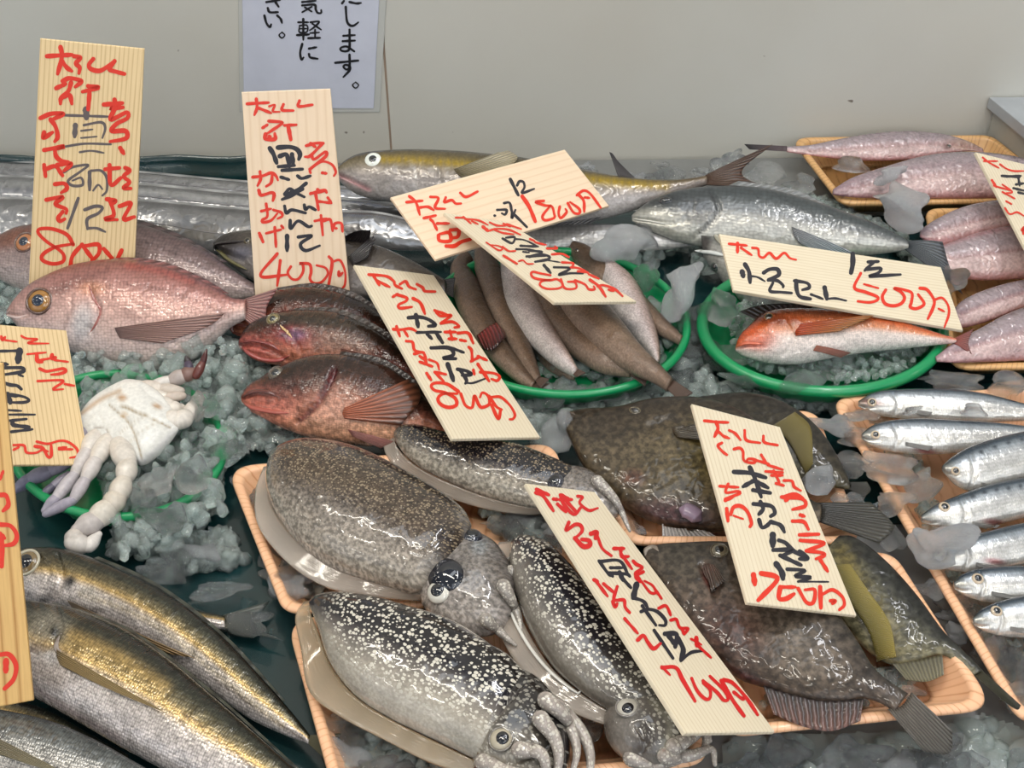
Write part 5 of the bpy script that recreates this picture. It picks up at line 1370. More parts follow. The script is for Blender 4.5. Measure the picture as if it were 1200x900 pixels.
# rear left
B = Body('cuttlefish', [(316, 548), (322, 534), (338, 525), (370, 522), (420, 532), (473, 556), (520, 583), (545, 603), (553, 618)],
         [(311, 560), (314, 580), (326, 604), (352, 636), (386, 660), (424, 674), (456, 684), (480, 691), (492, 690)], .024, 4, .62, N=170, M=96, ramp=CDF, ends=(.3, .8), power=.9,
         spot=lambda u, v: np.clip((v - .15) * 3, .15, .9), paint=[('l', [(350, 545), (420, 570), (490, 615)], 24, (104, 84, 62), .65), ('u', .12, .0, (176, 166, 152), .6), ('l', [(345, 590), (400, 640), (470, 668)], 14, (150, 140, 126), .35),
         ('l', [(540, 600), (552, 618)], 8, (190, 180, 168), .4)])
B.make('large mottled brown cuttlefish at the left of the rear foam tray', 'cuttlefish', SK_CUTF, 'cuttlefish in foam trays', 'mantle')
C1 = B
fin(B, 'fin', [(318, 540), (312, 562), (318, 590), (345, 626), (385, 656), (430, 674), (484, 690), (500, 690)], [(306, 536), (296, 566), (300, 606), (334, 648), (378, 676), (424, 686), (480, 692), (500, 690)], finmat('mantle_fin', 5, .06, .62, .12, .9), (205, 190, 174), (232, 220, 206), plane_only=True, lift=(-.006, -.012), thick=.002, nu=50)
fin(B, 'fin', [(345, 526), (420, 534), (480, 561), (522, 584)], [(352, 519), (424, 525), (486, 552), (526, 580)], finmat('mantle_fin', 5, .06, .62, .12, .9), (205, 190, 174), (232, 220, 206), plane_only=True, lift=(-.004, -.010), thick=.002, nu=40)
H = Body('head', [(541, 618), (562, 628), (582, 640), (598, 662), (606, 690), (604, 714)], [(488, 684), (496, 710), (518, 732), (545, 742), (572, 742), (590, 734)], .022, 4, .62, ramp=GH, N=70, M=48,
         paint=[('b', 524, 670, 24, 16, -20, (42, 40, 46), .9), ('b', 560, 690, 30, 30, 0, (150, 142, 134), .5), ('b', 562, 640, 10, 10, 0, (160, 166, 170), .7)], spot=lambda u, v: v * 0 + .15)
H.part(B.root, 'head', SK_CUTF)
eye(H, 514, 693, 15, (206, 202, 192), (14, 16, 26), .6, bulge=.42)
V, f = dome(H.surf(521, 673, -.005)[0], H.surf(521, 673)[1], H.a, .0175, .0095, flat=.85)
meshobj('eye_cover', V, f, eyemat((20, 22, 32), 'eye_20_22_32'), B.root)
eye(H, 553, 628, 13, (30, 34, 46), (12, 14, 20), .6, bulge=.4)
arms(H, [[(590, 690, .004), (606, 720, .004), (612, 748, .0)], [(570, 730, .004), (592, 748, .003), (604, 756, .0)], [(600, 670, .0), (616, 690, .0), (622, 720, -.004)]], rgb=(150, 142, 134), r0=9)
# rear right
B = Body('cuttlefish', [(462, 506), (470, 500), (490, 499), (520, 507), (560, 515), (600, 520), (640, 534), (672, 548), (690, 558)], [(462, 514), (472, 530), (492, 547), (520, 561), (558, 577), (596, 588), (624, 594), (650, 594), (662, 590)],
         .030, 14, .6, N=140, M=84, ramp=CD, ends=(.3, .6), spot=lambda u, v: np.clip((v - .1) * 2, .1, .75), paint=[('u', .12, .0, (166, 160, 150), .7), ('l', [(480, 510), (540, 530), (620, 548)], 10, (52, 46, 48), .4)])
B.make('cuttlefish at the back right of the rear tray, under the board marked 800', 'cuttlefish', SK_CUTF, 'cuttlefish in foam trays', 'mantle')
fin(B, 'fin', [(468, 501), (462, 510), (466, 524), (488, 545), (530, 566), (580, 584), (625, 594), (650, 592)], [(458, 494), (448, 508), (452, 530), (478, 555), (524, 577), (576, 592), (622, 597), (650, 592)], finmat('mantle_fin', 5, .06, .62, .12, .9), (205, 190, 174), (232, 220, 206), plane_only=True, lift=(-.002, -.008), thick=.002, nu=50)
H = Body('head', [(664, 546), (690, 552), (708, 566), (722, 584), (728, 600)], [(632, 590), (650, 604), (674, 612), (700, 612), (720, 606)], .03, 10, .6, ramp=GH, N=50, M=40, spot=lambda u, v: v * 0 + .3)
H.part(B.root, 'head', SK_CUTF)
eye(H, 650, 564, 12, (52, 52, 60), (14, 14, 20), .6, bulge=.4)
arms(H, [[(700, 566, .003), (722, 590, .003), (738, 622, .0)], [(690, 600, .003), (716, 610, .0), (728, 630, .0)]], rgb=(150, 142, 136), r0=8)
# front right
B = Body('cuttlefish', [(604, 632), (614, 629), (632, 634), (652, 646), (692, 692), (734, 752), (770, 794), (788, 812)], [(598, 640), (597, 660), (603, 690), (620, 736), (648, 780), (682, 810), (706, 826), (722, 834)], .034, 4, .6, N=170, M=96,
         ramp=[(0, (146, 138, 126)), (.2, (160, 152, 142)), (.38, (110, 104, 100)), (.52, (36, 33, 42)), (1, (26, 24, 32))], ends=(.3, .6), spot=lambda u, v: np.clip((v - .06) * 6, 0, 1),
         paint=[('u', .68, 1.0, (116, 110, 102), .85), ('b', 650, 700, 34, 18, 40, (30, 28, 38), .5)])
B.make('dark cuttlefish with big white spots at the right, under the long slanting board', 'cuttlefish', SK_CUT, 'cuttlefish in foam trays', 'mantle')
fin(B, 'fin', [(606, 630), (597, 648), (600, 690), (618, 736), (647, 780), (682, 810), (720, 834)], [(584, 626), (572, 650), (574, 700), (594, 752), (628, 796), (668, 824), (714, 842)], finmat('mantle_fin', 5, .06, .62, .12, .9), (205, 190, 174), (232, 220, 206), plane_only=True, lift=(-.004, -.010), thick=.002, nu=60)
ridge(B, 'fin_seam', [(598, 646), (590, 662), (592, 690), (606, 730), (632, 770), (664, 800), (700, 822)], 2.2, (216, 212, 204), -.004, n=60)
H = Body('head', [(786, 806), (802, 824), (812, 846), (810, 868), (798, 886), (784, 894)], [(712, 826), (707, 846), (712, 868), (728, 884), (752, 893), (772, 897)], .028, 4, .66, ramp=[(0, (132, 124, 116)), (.5, (118, 112, 106)), (1, (96, 90, 86))], N=80, M=56,
         spot=lambda u, v: np.clip(v * 1.6 - .3, 0, 1), paint=[('b', 756, 864, 12, 22, 10, (70, 60, 54), .8), ('l', [(766, 822), (786, 850), (776, 884)], 4, (186, 180, 160), .7), ('b', 726, 878, 14, 8, 20, (176, 160, 146), .6)],
         groove=[([(748, 850), (757, 866), (752, 880)], 3, .004), ([(790, 830), (800, 856), (790, 884)], 2.5, .003)])
H.part(B.root, 'head', SK_CUT)
eye(H, 735, 828, 13, (186, 180, 168), (16, 17, 26), .58, ring=(120, 114, 108), bulge=.4, dxy=(.25, 0))
arms(H, [[(790, 880, .006), (812, 868, .006), (826, 856, .004), (832, 868, .0)], [(780, 890, .004), (812, 888, .004), (834, 878, .002), (838, 892, -.004)], [(740, 890, .002), (768, 900, .004), (800, 892, .004), (818, 882, .004)],
         [(800, 850, .002), (816, 852, .002), (828, 864, .0), (822, 884, .0)]], rgb=(160, 150, 142), r0=11)
# front left
B = Body('cuttlefish', [(362, 706), (374, 699), (405, 698), (441, 704), (482, 716), (528, 731), (568, 755), (597, 772), (616, 792)], [(364, 714), (372, 734), (386, 775), (415, 812), (455, 838), (492, 856), (528, 873), (550, 884), (562, 888)], .032, 4, .66, N=170, M=96, ramp=CD, ends=(.3, .6),
         spot=lambda u, v: np.clip((v - .06) * 6, 0, 1) * np.clip((u - .08) * 8, 0, 1), paint=[('u', .12, .0, (60, 52, 54), .5), ('b', 545, 870, 20, 14, 20, (180, 174, 160), .6)])
B.make('dark cuttlefish covered in small white spots, front left in the nearest tray', 'cuttlefish', SK_CUT, 'cuttlefish in foam trays', 'mantle')
fin(B, 'fin', [(376, 699), (362, 708), (372, 738), (387, 777), (416, 813), (456, 839), (500, 861), (556, 888)], [(354, 694), (343, 712), (350, 752), (360, 800), (398, 830), (448, 856), (496, 880), (552, 900)], finmat('mantle_fin', 5, .06, .62, .12, .9), (200, 178, 144), (226, 206, 176), plane_only=True, lift=(-.004, -.012), thick=.002, nu=60)
fin(B, 'fin', [(385, 698), (441, 704), (528, 731), (612, 786)], [(392, 690), (446, 696), (534, 722), (622, 784)], finmat('mantle_fin', 5, .06, .62, .12, .9), (205, 190, 174), (232, 220, 206), plane_only=True, lift=(-.004, -.008), thick=.002, nu=40)
H = Body('head', [(610, 786), (632, 798), (652, 820), (664, 848), (668, 880), (664, 912)], [(552, 882), (558, 898), (576, 914), (600, 926), (626, 932), (646, 930)], .03, 4, .66, ramp=[(0, (156, 148, 134)), (.4, (120, 112, 102)), (.6, (52, 47, 46)), (1, (36, 33, 34))], N=80, M=56,
         spot=lambda u, v: v * 0 + .35, paint=[('b', 602, 842, 24, 12, -20, (26, 24, 26), .9)], groove=[([(556, 884), (582, 892), (612, 888), (640, 876)], 3, .005), ([(612, 800), (598, 820), (576, 842)], 3, .003)])
H.part(B.root, 'head', SK_CUT)
eye(H, 587, 866, 14, (170, 160, 140), (14, 15, 22), .6, ring=(96, 90, 82), bulge=.4, dxy=(.1, .1))
arms(H, [[(640, 826, .006), (664, 850, .008), (676, 884, .006), (668, 912, .0)], [(634, 850, .008), (652, 876, .008), (654, 904, .006), (640, 924, 0)], [(610, 884, .006), (634, 890, .008), (640, 910, .006), (628, 930, 0)],
         [(655, 830, .0), (684, 862, .0), (692, 890, -.004), (684, 920, -.01)], [(566, 894, .002), (590, 906, .004), (616, 912, .004), (636, 930, 0)]], rgb=(160, 150, 142), r0=11)

# ------------------------------------------------------------------ crab, belly up
B = Body('crab', [(90, 494), (98, 480), (112, 466), (134, 453), (152, 447), (172, 452), (190, 464), (202, 480), (209, 496)], [(92, 500), (98, 508), (112, 516), (130, 521), (148, 531), (164, 543), (182, 534), (198, 518), (209, 504)], .034, 8, .34, N=100, M=72, power=.75,
         ramp=[(0, (216, 214, 208)), (1, (226, 224, 218))], ends=(.2, .2),
         paint=[('l', [(128, 474), (150, 494), (160, 516), (166, 538)], 1.2, (150, 130, 96), .9), ('l', [(140, 474), (170, 486), (199, 500)], 1.2, (150, 130, 96), .9), ('l', [(140, 508), (158, 494), (172, 486)], 1, (186, 176, 160), .7), ('l', [(150, 520), (168, 504), (186, 494)], 1, (186, 176, 160), .7),
                ('l', [(96, 484), (118, 468), (140, 458)], 3, (176, 128, 62), .6), ('b', 143, 466, 6, 4, 0, (170, 120, 56), .8), ('b', 184, 476, 6, 3, 20, (166, 118, 56), .8), ('b', 145, 486, 5, 3, 0, (180, 140, 80), .6), ('l', [(110, 500), (124, 502), (126, 512)], 1, (140, 126, 110), .7),
                ('l', [(140, 520), (165, 540), (204, 506)], 4, (190, 188, 190), .5)],
         groove=[([(128, 474), (150, 494), (160, 516), (166, 538)], 2, .0018), ([(140, 474), (170, 486), (199, 500)], 2, .0018), ([(110, 500), (124, 502), (126, 512)], 2, .0015), ([(98, 490), (112, 484), (120, 494)], 2, .0012), ([(166, 452), (176, 462), (190, 470)], 2, .0016)])
B.make('white crab lying belly up on ice in the left basket', 'crab', SK_SHELL, None, 'shell')
def limb(name, segs, parent, rgb=(206, 198, 190), rgb2=None, seg=12):
    """jointed limb: (x, y, z, radius px) joints, a swollen segment between each pair"""
    V, Fc, C = [], [], []
    for i in range(len(segs) - 1):
        (x0, y0, z0, r0), (x1, y1, z1, r1) = segs[i], segs[i + 1]
        a, c = P(x0, y0, z0), P(x1, y1, z1)
        t = np.linspace(0, 1, 14)[:, None]
        q = a * (1 - t) + c * t
        k = depth(a) / F
        rr = (r0 * (1 - t[:, 0]) + r1 * t[:, 0]) * k * (0.72 + 0.34 * np.sin(np.pi * (0.12 + .8 * t[:, 0])) )
        v, f = cappedtube(q, rr, seg)
        o = len(V); V.extend(v); Fc += [tuple(o + j for j in g) for g in f]
        w = i / max(1, len(segs) - 2)
        cc = S(rgb) * (1 - w) + S(rgb2 or rgb) * w
        C.extend([cc] * len(v))
    V = np.array(V)
    uv = np.column_stack([V[:, 0], V[:, 1]])
    return meshobj(name, V, Fc, SK_SHELL, parent, uv, np.array(C))
R_ = B.root
LV = (208, 200, 190); GV = (150, 144, 156)
limb('leg', [(140, 522, .050, 14), (150, 545, .052, 13), (146, 562, .050, 11), (138, 582, .046, 14), (128, 596, .044, 12)], R_, LV, (196, 186, 172))
cl = limb('claw', [(130, 592, .044, 13), (112, 610, .042, 15), (92, 622, .040, 12)], R_, (200, 192, 180), (176, 168, 164))
limb('pincer', [(90, 622, .040, 9), (86, 636, .038, 13), (104, 640, .036, 10), (116, 626, .038, 5)], R_, (186, 178, 170), (206, 200, 194))
limb('leg', [(126, 516, .050, 11), (112, 540, .050, 10), (100, 562, .046, 8), (86, 586, .040, 7), (54, 602, .034, 6)], R_, LV, GV)
limb('leg', [(112, 512, .050, 12), (102, 530, .050, 10), (88, 556, .044, 8), (66, 584, .038, 8), (52, 598, .034, 5)], R_, LV, GV)
limb('leg', [(102, 505, .048, 10), (84, 538, .044, 8), (58, 552, .040, 9), (34, 562, .036, 9), (16, 576, .030, 5)], R_, GV, (110, 108, 128))
limb('leg', [(80, 556, .038, 5), (62, 570, .036, 6), (48, 582, .034, 4)], R_, GV, (96, 92, 108))
limb('leg', [(196, 492, .050, 13), (210, 494, .052, 12), (222, 486, .050, 10), (228, 474, .046, 8)], R_, LV, (214, 206, 196))
limb('leg', [(186, 474, .050, 12), (202, 480, .050, 11), (212, 478, .048, 7)], R_, LV)
limb('leg', [(176, 464, .052, 9), (196, 466, .052, 7), (214, 464, .050, 6)], R_, LV, (186, 172, 160))
limb('leg', [(152, 456, .052, 9), (168, 454, .054, 10), (190, 456, .054, 8), (212, 458, .052, 6)], R_, LV, (190, 178, 166))
limb('claw', [(176, 452, .054, 5), (200, 446, .056, 8), (216, 440, .058, 10), (228, 436, .060, 7)], R_, (206, 200, 194), (120, 92, 84))
limb('pincer', [(222, 436, .060, 6), (220, 424, .064, 5), (218, 418, .068, 2)], R_, (70, 60, 76), (46, 36, 40))
limb('pincer', [(230, 440, .060, 6), (238, 424, .068, 4.5), (242, 410, .076, 1.5)], R_, (96, 50, 44), (66, 24, 22))
board('tall striped pine price board, black and red writing, upright behind the front sea bream', [(47, 45), (169, 57), (156, 345), (32, 370)], 3, 0.016, W_TAN, T1R, T1B, blackmat=M_GREY, normal=(0.10, -0.93, 0.36), rest_on=False, skip=FRONT1)
board('pale price board marked 400 in red, upright behind the dark rockfish', [(283, 108), (387, 104), (411, 352), (300, 362)], 3, 0.016, W_PINK, T2R, T2B, normal=(0.06, -0.90, 0.43), rest_on=False, skip=FRONT2)
board('pinkish price board marked 1800 in red, lying tilted over the yellow-striped fish', [(458, 231), (662, 175), (714, 241), (511, 304)], 3, 0.085, W_PINK, T3R, T3B)
board('small price board marked 600 in red, lying over the basket of slim brown fish', [(520, 249), (592, 259), (746, 353), (650, 354)], 3, 0.085, W_PALE, T4R, T4B)
board('slanting price board marked 800 in red, leaning on the rockfish tails', [(415, 310), (508, 322), (633, 512), (530, 514)], 3, 0.065, W_PALE, T5R, T5B)
board('wide price board marked 500 in red, leaning over the orange-red gurnard', [(843, 274), (1103, 313), (1129, 387), (860, 340)], 3, 0.085, W_PALE, T6R, T6B)
board('price board cut by the right picture edge, leaning on the pink fish', [(1143, 178), (1225, 198), (1290, 375), (1213, 312)], 3, 0.085, W_PALE, T7R, T7B)
board('price board marked 700 in red, leaning on the large front filefish', [(811, 473), (914, 500), (1004, 721), (876, 706)], 3, 0.070, W_PALE, T8R, T8B)
board('long slanting price board marked 700 in crimson, leaning on the right cuttlefish', [(616, 566), (697, 576), (908, 857), (803, 859)], 3, 0.072, W_PALE, T9R, T9B, redmat=M_RED2)
board('striped price board with big black writing, leaning over the crab at the left edge', [(-15, 379), (78, 387), (105, 544), (8, 545)], 3, 0.085, W_TAN, T10R, T10B)
board('yellow pine price board at the left picture edge, standing in front of the others', [(-85, 432), (3, 425), (39, 821), (-50, 838)], 2, 0.105, W_ORG, T11R, None, normal=(.12, -.8, .58))
# ------------------------------------------------------------------ ice
import bmesh
def chunk(seed, sub=3, cuts=9, soft=0.5, amp=0.10):
    r = np.random.default_rng(seed)
    bm = bmesh.new(); bmesh.ops.create_icosphere(bm, subdivisions=sub, radius=1.0)
    v = np.array([q.co[:] for q in bm.verts]); f = [tuple(q.index for q in p.verts) for p in bm.faces]
    bm.free()
    for _ in range(cuts):
        n = unit(r.normal(size=3)); d = r.uniform(.45, .82)
        h = v @ n
        v = v - np.outer(np.clip(h - d, 0, None) * (1 - .06 * soft), n)
    for _ in range(5):
        k = r.normal(size=3) * 2.6; ph = r.uniform(0, 6.28)
        v = v + unit(v) * (amp * .4 * np.sin(v @ k + ph))[:, None]
    for _ in range(14):
        c = unit(r.normal(size=3)); w = r.uniform(.2, .5)
        v = v - unit(v) * (amp * r.uniform(.15, .45) * np.exp(-((v - c * np.linalg.norm(v, axis=1, keepdims=True)) ** 2).sum(1) / w ** 2))[:, None]
    v = v / np.abs(v).max(0)
    return v, f
LUMPS = []
for i in range(14):
    v, f = chunk(100 + i, 4, 10 + i % 4, .5, .26)
    me = bpy.data.meshes.new('ice_lump'); me.from_pydata(v.tolist(), [], f)
    me.polygons.foreach_set('use_smooth', np.ones(len(me.polygons), dtype=bool))
    LUMPS.append(me)
LUMPM = {}
irng = random.Random(21)
def lump(x, y, rx, ry, z, label, group=None, mat=None, rot=0.0, var=None, hz_=0.75, cat='ice'):
    mat = mat or M_CLEAR
    k = irng.randrange(len(LUMPS)) if var is None else var
    key = (k, mat.name)
    if key not in LUMPM:
        me = LUMPS[k].copy(); me.materials.append(mat); LUMPM[key] = me
    o = bpy.data.objects.new('ice_lump', LUMPM[key]); COL.objects.link(o)
    c0 = P(x, y, z); pm = depth(c0) / F
    sx, sd = rx * pm, ry * pm
    sz = sd * hz_
    c = P(x, y, z + sz * .8)
    o.location = c.tolist(); o.scale = (sx, sd * 1.05, sz)
    o.rotation_euler = (0, 0, math.radians(-rot))
    tag(o, label, cat, group)
    return o
BIG = [
 (728, 284, 38, 32, .040, 'rough cloudy ice lump below the sea bass snout', M_CLOUD, 5, 1), (752, 276, 18, 18, .036, 'small clear ice knob stuck to the rough cloudy lump', M_CLEAR, 0, 2),
 (793, 336, 31, 46, .036, 'tall cloudy egg-shaped ice lump beside the oval basket', M_CLOUD, -8, 3), (762, 322, 20, 26, .026, 'clear ice lump just left of the tall egg-shaped one', M_CLEAR, 10, 4),
 (842, 356, 26, 30, .034, 'clear ice lump leaning on the round basket, left of the gurnard', M_CLEAR, -30, 5), (812, 376, 26, 24, .020, 'clear greenish ice lump under the tall egg-shaped one', M_CLEAR, 15, 6),
 (850, 418, 34, 24, .018, 'broken clear ice lump between the two green baskets', M_CLEAR, 20, 7), (870, 444, 30, 14, .03, 'flat clear ice lump above the filefish back', M_CLEAR, 10, 8),
 (940, 446, 34, 20, .03, 'glassy ice lump hanging over the rim of the round basket', M_CLEAR, -20, 9), (1052, 238, 34, 34, .046, 'large rough ice lump lying on the pink fish', M_CLOUD, 20, 0),
 (1040, 204, 24, 16, .056, 'smooth pale ice lump at the top of the rough one on pink fish', M_CLOUD, 0, 3), (996, 192, 22, 12, .034, 'clear ice lump inside the back corner of the tan tray', M_CLEAR, 0, 2),
 (896, 204, 26, 24, .020, 'clear ice lump behind the brown forked tail', M_CLEAR, 15, 1), (862, 186, 18, 16, .026, 'ice lump at the wall above the brown forked tail', M_CLEAR, 0, 4), (938, 214, 24, 20, .014, 'angular clear ice lump left of the tan tray corner', M_CLEAR, -20, 5),
 (1000, 262, 30, 16, .020, 'thin clear ice lump above the sea bass tail', M_CLEAR, 10, 6), (1115, 330, 18, 26, .03, 'clear ice around the sea bass tail fin', M_CLEAR, 30, 7),
 (978, 498, 34, 18, .028, 'cloudy ice lump at the snout of the second sardine', M_CLOUD, 8, 8), (1012, 486, 26, 12, .034, 'clear ice lump under the broken sardine head', M_CLEAR, 0, 9), (1030, 546, 44, 22, .034, 'long smooth ice lump between filefish tail and sardines', M_CLEAR, 0, 0),
 (994, 546, 24, 24, .022, 'clear ice lump left of the long smooth one by the sardines', M_CLEAR, 0, 1), (1006, 512, 26, 14, .03, 'small ice lump above the long smooth one by the sardines', M_CLEAR, 0, 2),
 (1040, 588, 34, 26, .026, 'squarish clear ice lump below the long smooth one by the sardines', M_CLEAR, 10, 3), (1082, 566, 26, 24, .022, 'clear ice lump in front of the tilted sardine head', M_CLEAR, -10, 4), (1000, 586, 26, 18, .034, 'clear ice lump on the dark filefish tail fin', M_CLEAR, 20, 5),
 (962, 562, 22, 24, .04, 'cloudy ice lump touching the edge of the board marked 700', M_CLOUD, 30, 6), (1106, 640, 40, 34, .046, 'broad flat cloudy ice lump over the fifth sardine head', M_CLOUD, -10, 7), (1090, 690, 22, 16, .022, 'small clear ice lump under the broad flat one', M_CLEAR, 0, 8),
 (1046, 630, 18, 22, .022, 'clear ice lump beside the corner of the front filefish tray', M_CLEAR, 0, 9), (1108, 446, 44, 16, .03, 'flat clear ice lump behind the top sardine', M_CLEAR, 0, 0), (1180, 450, 26, 22, .03, 'pointed clear ice lump behind the top sardine near the picture edge', M_CLEAR, 0, 1),
 (1140, 480, 16, 10, .052, 'small clear ice bit on the flank of the top sardine', M_CLEAR, 0, 2), (1068, 480, 14, 8, .052, 'tiny clear ice bit on the top sardine near its gill', M_CLEAR, 0, 3),
 (237, 478, 20, 19, .044, 'round glassy ice ball touching the crab leg', M_CLEAR, 0, 10), (268, 526, 22, 16, .034, 'clear ice lump with bright face, right of the crab', M_CLEAR, 0, 4), (190, 560, 30, 24, .044, 'smooth greenish ice lump below the crab shell', M_CLEAR, 0, 5),
 (228, 556, 26, 28, .040, 'large greenish ice lump at the basket edge, right of the smooth one', M_CLEAR, 0, 6), (166, 590, 18, 26, .036, 'wet ice lump right of the crab claw', M_CLEAR, 0, 7), (196, 606, 34, 24, .030, 'flat angular ice lump below the large greenish one', M_CLEAR, 10, 8),
 (244, 646, 34, 16, .012, 'cloudy long ice lump near the corner of the rear foam tray', M_CLOUD, 15, 9), (206, 652, 26, 18, .012, 'streaked clear ice lump left of the cloudy long one', M_CLEAR, 30, 0), (150, 640, 26, 16, .012, 'clear ice lump right behind the crab pincer', M_CLEAR, 0, 1),
 (186, 668, 34, 18, .010, 'dark clear ice lump with bright glints above the horse mackerel', M_CLEAR, 0, 2), (252, 690, 44, 18, .006, 'flat clear ice on the teal sheet above the mackerel tail', M_CLEAR, 8, 3), (300, 730, 34, 22, .006, 'clear ice over the teal sheet by the front tray corner', M_CLEAR, 20, 4),
 (664, 500, 30, 40, .012, 'large flat greenish ice slab left of the rear filefish', M_CLOUD, 20, 5), (715, 462, 44, 12, .012, 'flat ice slab in front of the oval basket', M_CLOUD, 0, 6), (640, 478, 22, 20, .012, 'greenish ice lump beside the board marked 800', M_CLEAR, 0, 7), (800, 440, 26, 14, .014, 'clear ice lump below the largest slim fish tail', M_CLEAR, 0, 8),
]
for x, y, rx, ry, z, lab, mt, rot, var in BIG: lump(x, y, rx, ry, z, lab, None, mt, rot, var)
def scatter(poly, n, r0, r1, z0, z1, label, group, mat=None):
    poly = np.asarray(poly, float); lo, hi = poly.min(0), poly.max(0); k = 0; tries = 0
    def inp(x, y):
        c = False; j = len(poly) - 1
        for i in range(len(poly)):
            if (poly[i][1] > y) != (poly[j][1] > y) and x < (poly[j][0] - poly[i][0]) * (y - poly[i][1]) / (poly[j][1] - poly[i][1]) + poly[i][0]: c = not c
            j = i
        return c
    while k < n and tries < n * 60:
        tries += 1
        x, y = irng.uniform(lo[0], hi[0]), irng.uniform(lo[1], hi[1])
        if not inp(x, y): continue
        r = irng.uniform(r0, r1)
        lump(x, y, r * irng.uniform(.9, 1.4), r * irng.uniform(.6, .9), irng.uniform(z0, z1), label, group, mat or (M_CLOUD if irng.random() < .12 else M_CLEAR), irng.uniform(-40, 40))
        k += 1
scatter([(655, 190), (860, 186), (880, 212), (655, 214)], 18, 10, 20, .002, .012, 'clear ice lump on the grey ledge behind the yellow-striped fish', 'ice lumps along the back ledge')
scatter([(850, 880), (1090, 875), (1160, 842), (1200, 850), (1210, 915), (850, 915)], 26, 16, 36, .000, .006, 'clear ice lump on the grey counter at the bottom right', 'ice lumps at the bottom right')
scatter([(1090, 700), (1130, 690), (1130, 750), (1220, 760), (1220, 830), (1190, 820)], 14, 12, 28, .012, .016, 'clear ice lump on the floor of the sardine tray', 'ice lumps in the sardine tray')
scatter([(286, 560), (310, 560), (340, 640), (400, 690), (330, 700)], 12, 14, 28, .012, .018, 'clear ice lump along the left side of the rear foam tray', 'ice lumps at the left of the rear tray')
scatter([(560, 600), (640, 596), (660, 620), (650, 640), (600, 630)], 9, 14, 26, .014, .02, 'clear ice lump between the cuttlefish in the rear foam tray', 'ice lumps in the middle of the rear tray')
scatter([(390, 830), (420, 835), (520, 885), (540, 905), (410, 905)], 14, 14, 28, .012, .020, 'clear ice lump below the spotted mantle in the nearest foam tray', 'ice lumps in the nearest tray')
scatter([(625, 760), (665, 815), (705, 860), (690, 880), (640, 800)], 7, 12, 22, .012, .02, 'clear ice lump between the two front cuttlefish', 'ice lumps between the front cuttlefish')
scatter([(700, 590), (760, 622), (770, 630), (740, 628)], 4, 10, 16, .014, .02, 'clear brownish ice lump at the left corner of the rear filefish tray', 'ice lumps in the rear filefish tray')
scatter([(1010, 780), (1060, 800), (1090, 815), (1000, 826)], 5, 10, 18, .010, .014, 'clear ice lump on the bare floor of the front filefish tray', 'ice lumps in the front filefish tray')
scatter([(760, 400), (810, 400), (830, 450), (760, 455)], 8, 12, 22, .010, .018, 'clear ice lump in the gap between the two green baskets', 'ice lumps between the baskets')

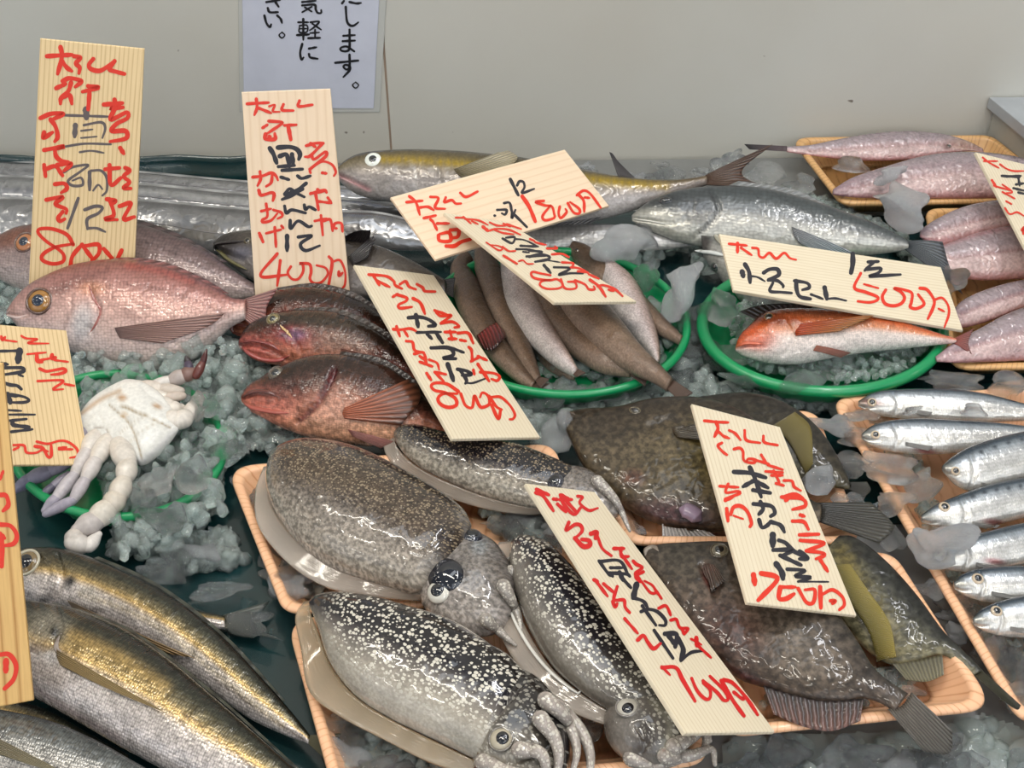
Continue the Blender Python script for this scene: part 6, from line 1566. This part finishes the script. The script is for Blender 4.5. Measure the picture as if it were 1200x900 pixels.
# crushed ice: chips nobody could count
CH = [chunk(500 + i, 2, 8, .3, .22) for i in range(10)]
def crushed(label, regions, seed):
    r = np.random.default_rng(seed); V, Fc, n = [], [], 0
    for poly, cnt, s0, s1, z0, z1 in regions:
        poly = np.asarray(poly, float); lo, hi = poly.min(0), poly.max(0); k = 0
        pts = r.uniform(lo, hi, size=(cnt * 8, 2))
        ins = np.zeros(len(pts), bool); j = len(poly) - 1
        for i in range(len(poly)):
            a, b2 = poly[i], poly[j]
            cnd = ((a[1] > pts[:, 1]) != (b2[1] > pts[:, 1])) & (pts[:, 0] < (b2[0] - a[0]) * (pts[:, 1] - a[1]) / (b2[1] - a[1] + 1e-9) + a[0])
            ins ^= cnd; j = i
        for p in pts[ins][:cnt]:
            v, f = CH[r.integers(len(CH))]
            s = r.uniform(s0, s1) ; sc = s * r.uniform(.6, 1.2, size=3)
            q = r.normal(size=4); q /= np.linalg.norm(q); w, x, y, z = q
            M3 = np.array([[1 - 2 * (y * y + z * z), 2 * (x * y - z * w), 2 * (x * z + y * w)], [2 * (x * y + z * w), 1 - 2 * (x * x + z * z), 2 * (y * z - x * w)], [2 * (x * z - y * w), 2 * (y * z + x * w), 1 - 2 * (x * x + y * y)]])
            c = P(p[0], p[1], r.uniform(z0, z1))
            V.append((v * sc) @ M3.T + c)
            Fc.extend([(a + n, b3 + n, c3 + n) for a, b3, c3 in f]); n += len(v)
    # the wet bed the chips lie in: packed rounded grains
    for poly, cnt, s0, s1, z0, z1 in regions:
        poly = np.asarray(poly, float); lo, hi = poly.min(0) - 4, poly.max(0) + 4
        st = 2.6
        gx = np.arange(lo[0], hi[0] + st, st); gy = np.arange(lo[1], hi[1] + st, st)
        X, Y = np.meshgrid(gx, gy, indexing='ij'); pts = np.stack([X.ravel(), Y.ravel()], -1)
        ins = np.zeros(len(pts), bool); j = len(poly) - 1
        for i in range(len(poly)):
            a, b2 = poly[i], poly[j]
            cnd = ((a[1] > pts[:, 1]) != (b2[1] > pts[:, 1])) & (pts[:, 0] < (b2[0] - a[0]) * (pts[:, 1] - a[1]) / (b2[1] - a[1] + 1e-9) + a[0])
            ins ^= cnd; j = i
        zm = z0 + (z1 - z0) * .35
        rr = rays(pts); W = CP + rr * ((zm - CAMH) / rr[:, 2])[:, None]
        area = (W[:, 0].max() - W[:, 0].min()) * (W[:, 1].max() - W[:, 1].min())
        ns = int(min(2600, area / (.0095 ** 2) + 20))
        sd = np.stack([r.uniform(W[:, 0].min(), W[:, 0].max(), ns), r.uniform(W[:, 1].min(), W[:, 1].max(), ns)], -1)
        hgt = r.uniform(z0, zm + .004, ns); slo = r.normal(0, .35, size=(ns, 2)); rad = r.uniform(.35, .9, ns)
        zz = np.full(len(W), -1.0)
        idxs = np.where(ins)[0]
        for c in range(0, len(idxs), 1500):
            q = idxs[c:c + 1500]
            d = W[q][:, None, :2] - sd[None]
            dist = np.sqrt((d ** 2).sum(-1))
            k = hgt - rad * dist ** 1.35 * 4.0 + (slo * d).sum(-1)
            k = np.where(dist < .022, k, -1)
            zz[q] = np.maximum(k.max(1), z0 - .004)
        W[:, 2] = zz
        vid = -np.ones(len(W), int); vid[idxs] = np.arange(len(idxs))
        ny = len(gy); base = n
        V.append(W[idxs]); n += len(idxs)
        for a in range(len(gx) - 1):
            for b in range(ny - 1):
                q = (vid[a * ny + b], vid[(a + 1) * ny + b], vid[(a + 1) * ny + b + 1], vid[a * ny + b + 1])
                if min(q) >= 0: Fc.append(tuple(base + t for t in q[::-1]))
    o = meshobj('crushed_ice', np.vstack(V), Fc, M_CRUSH, None, smooth=True)
    tag(o, label, 'ice', None, 'stuff')
    return o
crushed('crushed ice spread between sea bream, rockfish and crab on the left', [
    ([(80, 405), (285, 395), (300, 470), (310, 520), (262, 545), (258, 600), (200, 640), (140, 650), (100, 520), (85, 450)], 560, .005, .013, .010, .040),
    ([(130, 640), (270, 620), (290, 660), (200, 672)], 90, .005, .012, .004, .012),
    ([(0, 320), (60, 360), (20, 380), (-10, 380)], 40, .004, .009, .01, .03), ([(285, 395), (420, 520), (300, 530)], 160, .004, .008, .006, .016)], 1)
crushed('crushed ice in the middle between green baskets and filefish', [
    ([(520, 300), (640, 420), (780, 470), (840, 470), (830, 400), (760, 330), (780, 290), (860, 330), (800, 260), (700, 290)], 300, .005, .013, .006, .022),
    ([(600, 470), (660, 450), (840, 455), (860, 480), (680, 480), (640, 540)], 170, .005, .013, .006, .014),
    ([(840, 450), (1000, 460), (980, 480), (850, 470)], 140, .004, .010, .006, .016), ([(860, 215), (980, 240), (1080, 290), (1120, 340), (1060, 300), (980, 250), (880, 225)], 200, .005, .011, .004, .018)], 2)
crushed('fine crushed ice filling the round green basket under the gurnard', [([(850, 380), (880, 430), (960, 447), (1050, 440), (1090, 405), (1080, 370), (960, 345), (870, 355)], 700, .003, .0065, .020, .032)], 3)
crushed('crushed ice under the slim fish in the oval basket', [([(530, 330), (560, 310), (680, 305), (780, 340), (790, 400), (740, 440), (640, 445), (560, 410)], 300, .004, .008, .012, .022)], 4)
crushed('crushed ice lying in the pink trays around cuttlefish and filefish', [
    ([(286, 560), (310, 556), (340, 640), (400, 690), (335, 700)], 60, .004, .009, .012, .02), ([(395, 830), (430, 840), (530, 890), (540, 905), (412, 905)], 90, .004, .009, .012, .022),
    ([(560, 596), (640, 596), (650, 640), (600, 640)], 60, .004, .009, .012, .022), ([(890, 830), (900, 815), (1060, 815), (1090, 790), (1020, 780), (1010, 826)], 60, .003, .007, .010, .014)], 5)
crushed('wet ice spread over the floor of the sardine tray', [([(1000, 480), (1060, 560), (1120, 700), (1190, 830), (1230, 830), (1230, 700), (1100, 600), (1060, 480)], 120, .004, .009, .010, .015)], 6)
crushed('wet ice bits on the grey counter at the bottom right', [([(845, 870), (1000, 860), (1110, 850), (1150, 838), (1220, 860), (1220, 915), (845, 915)], 36, .006, .012, .000, .0025)], 7)
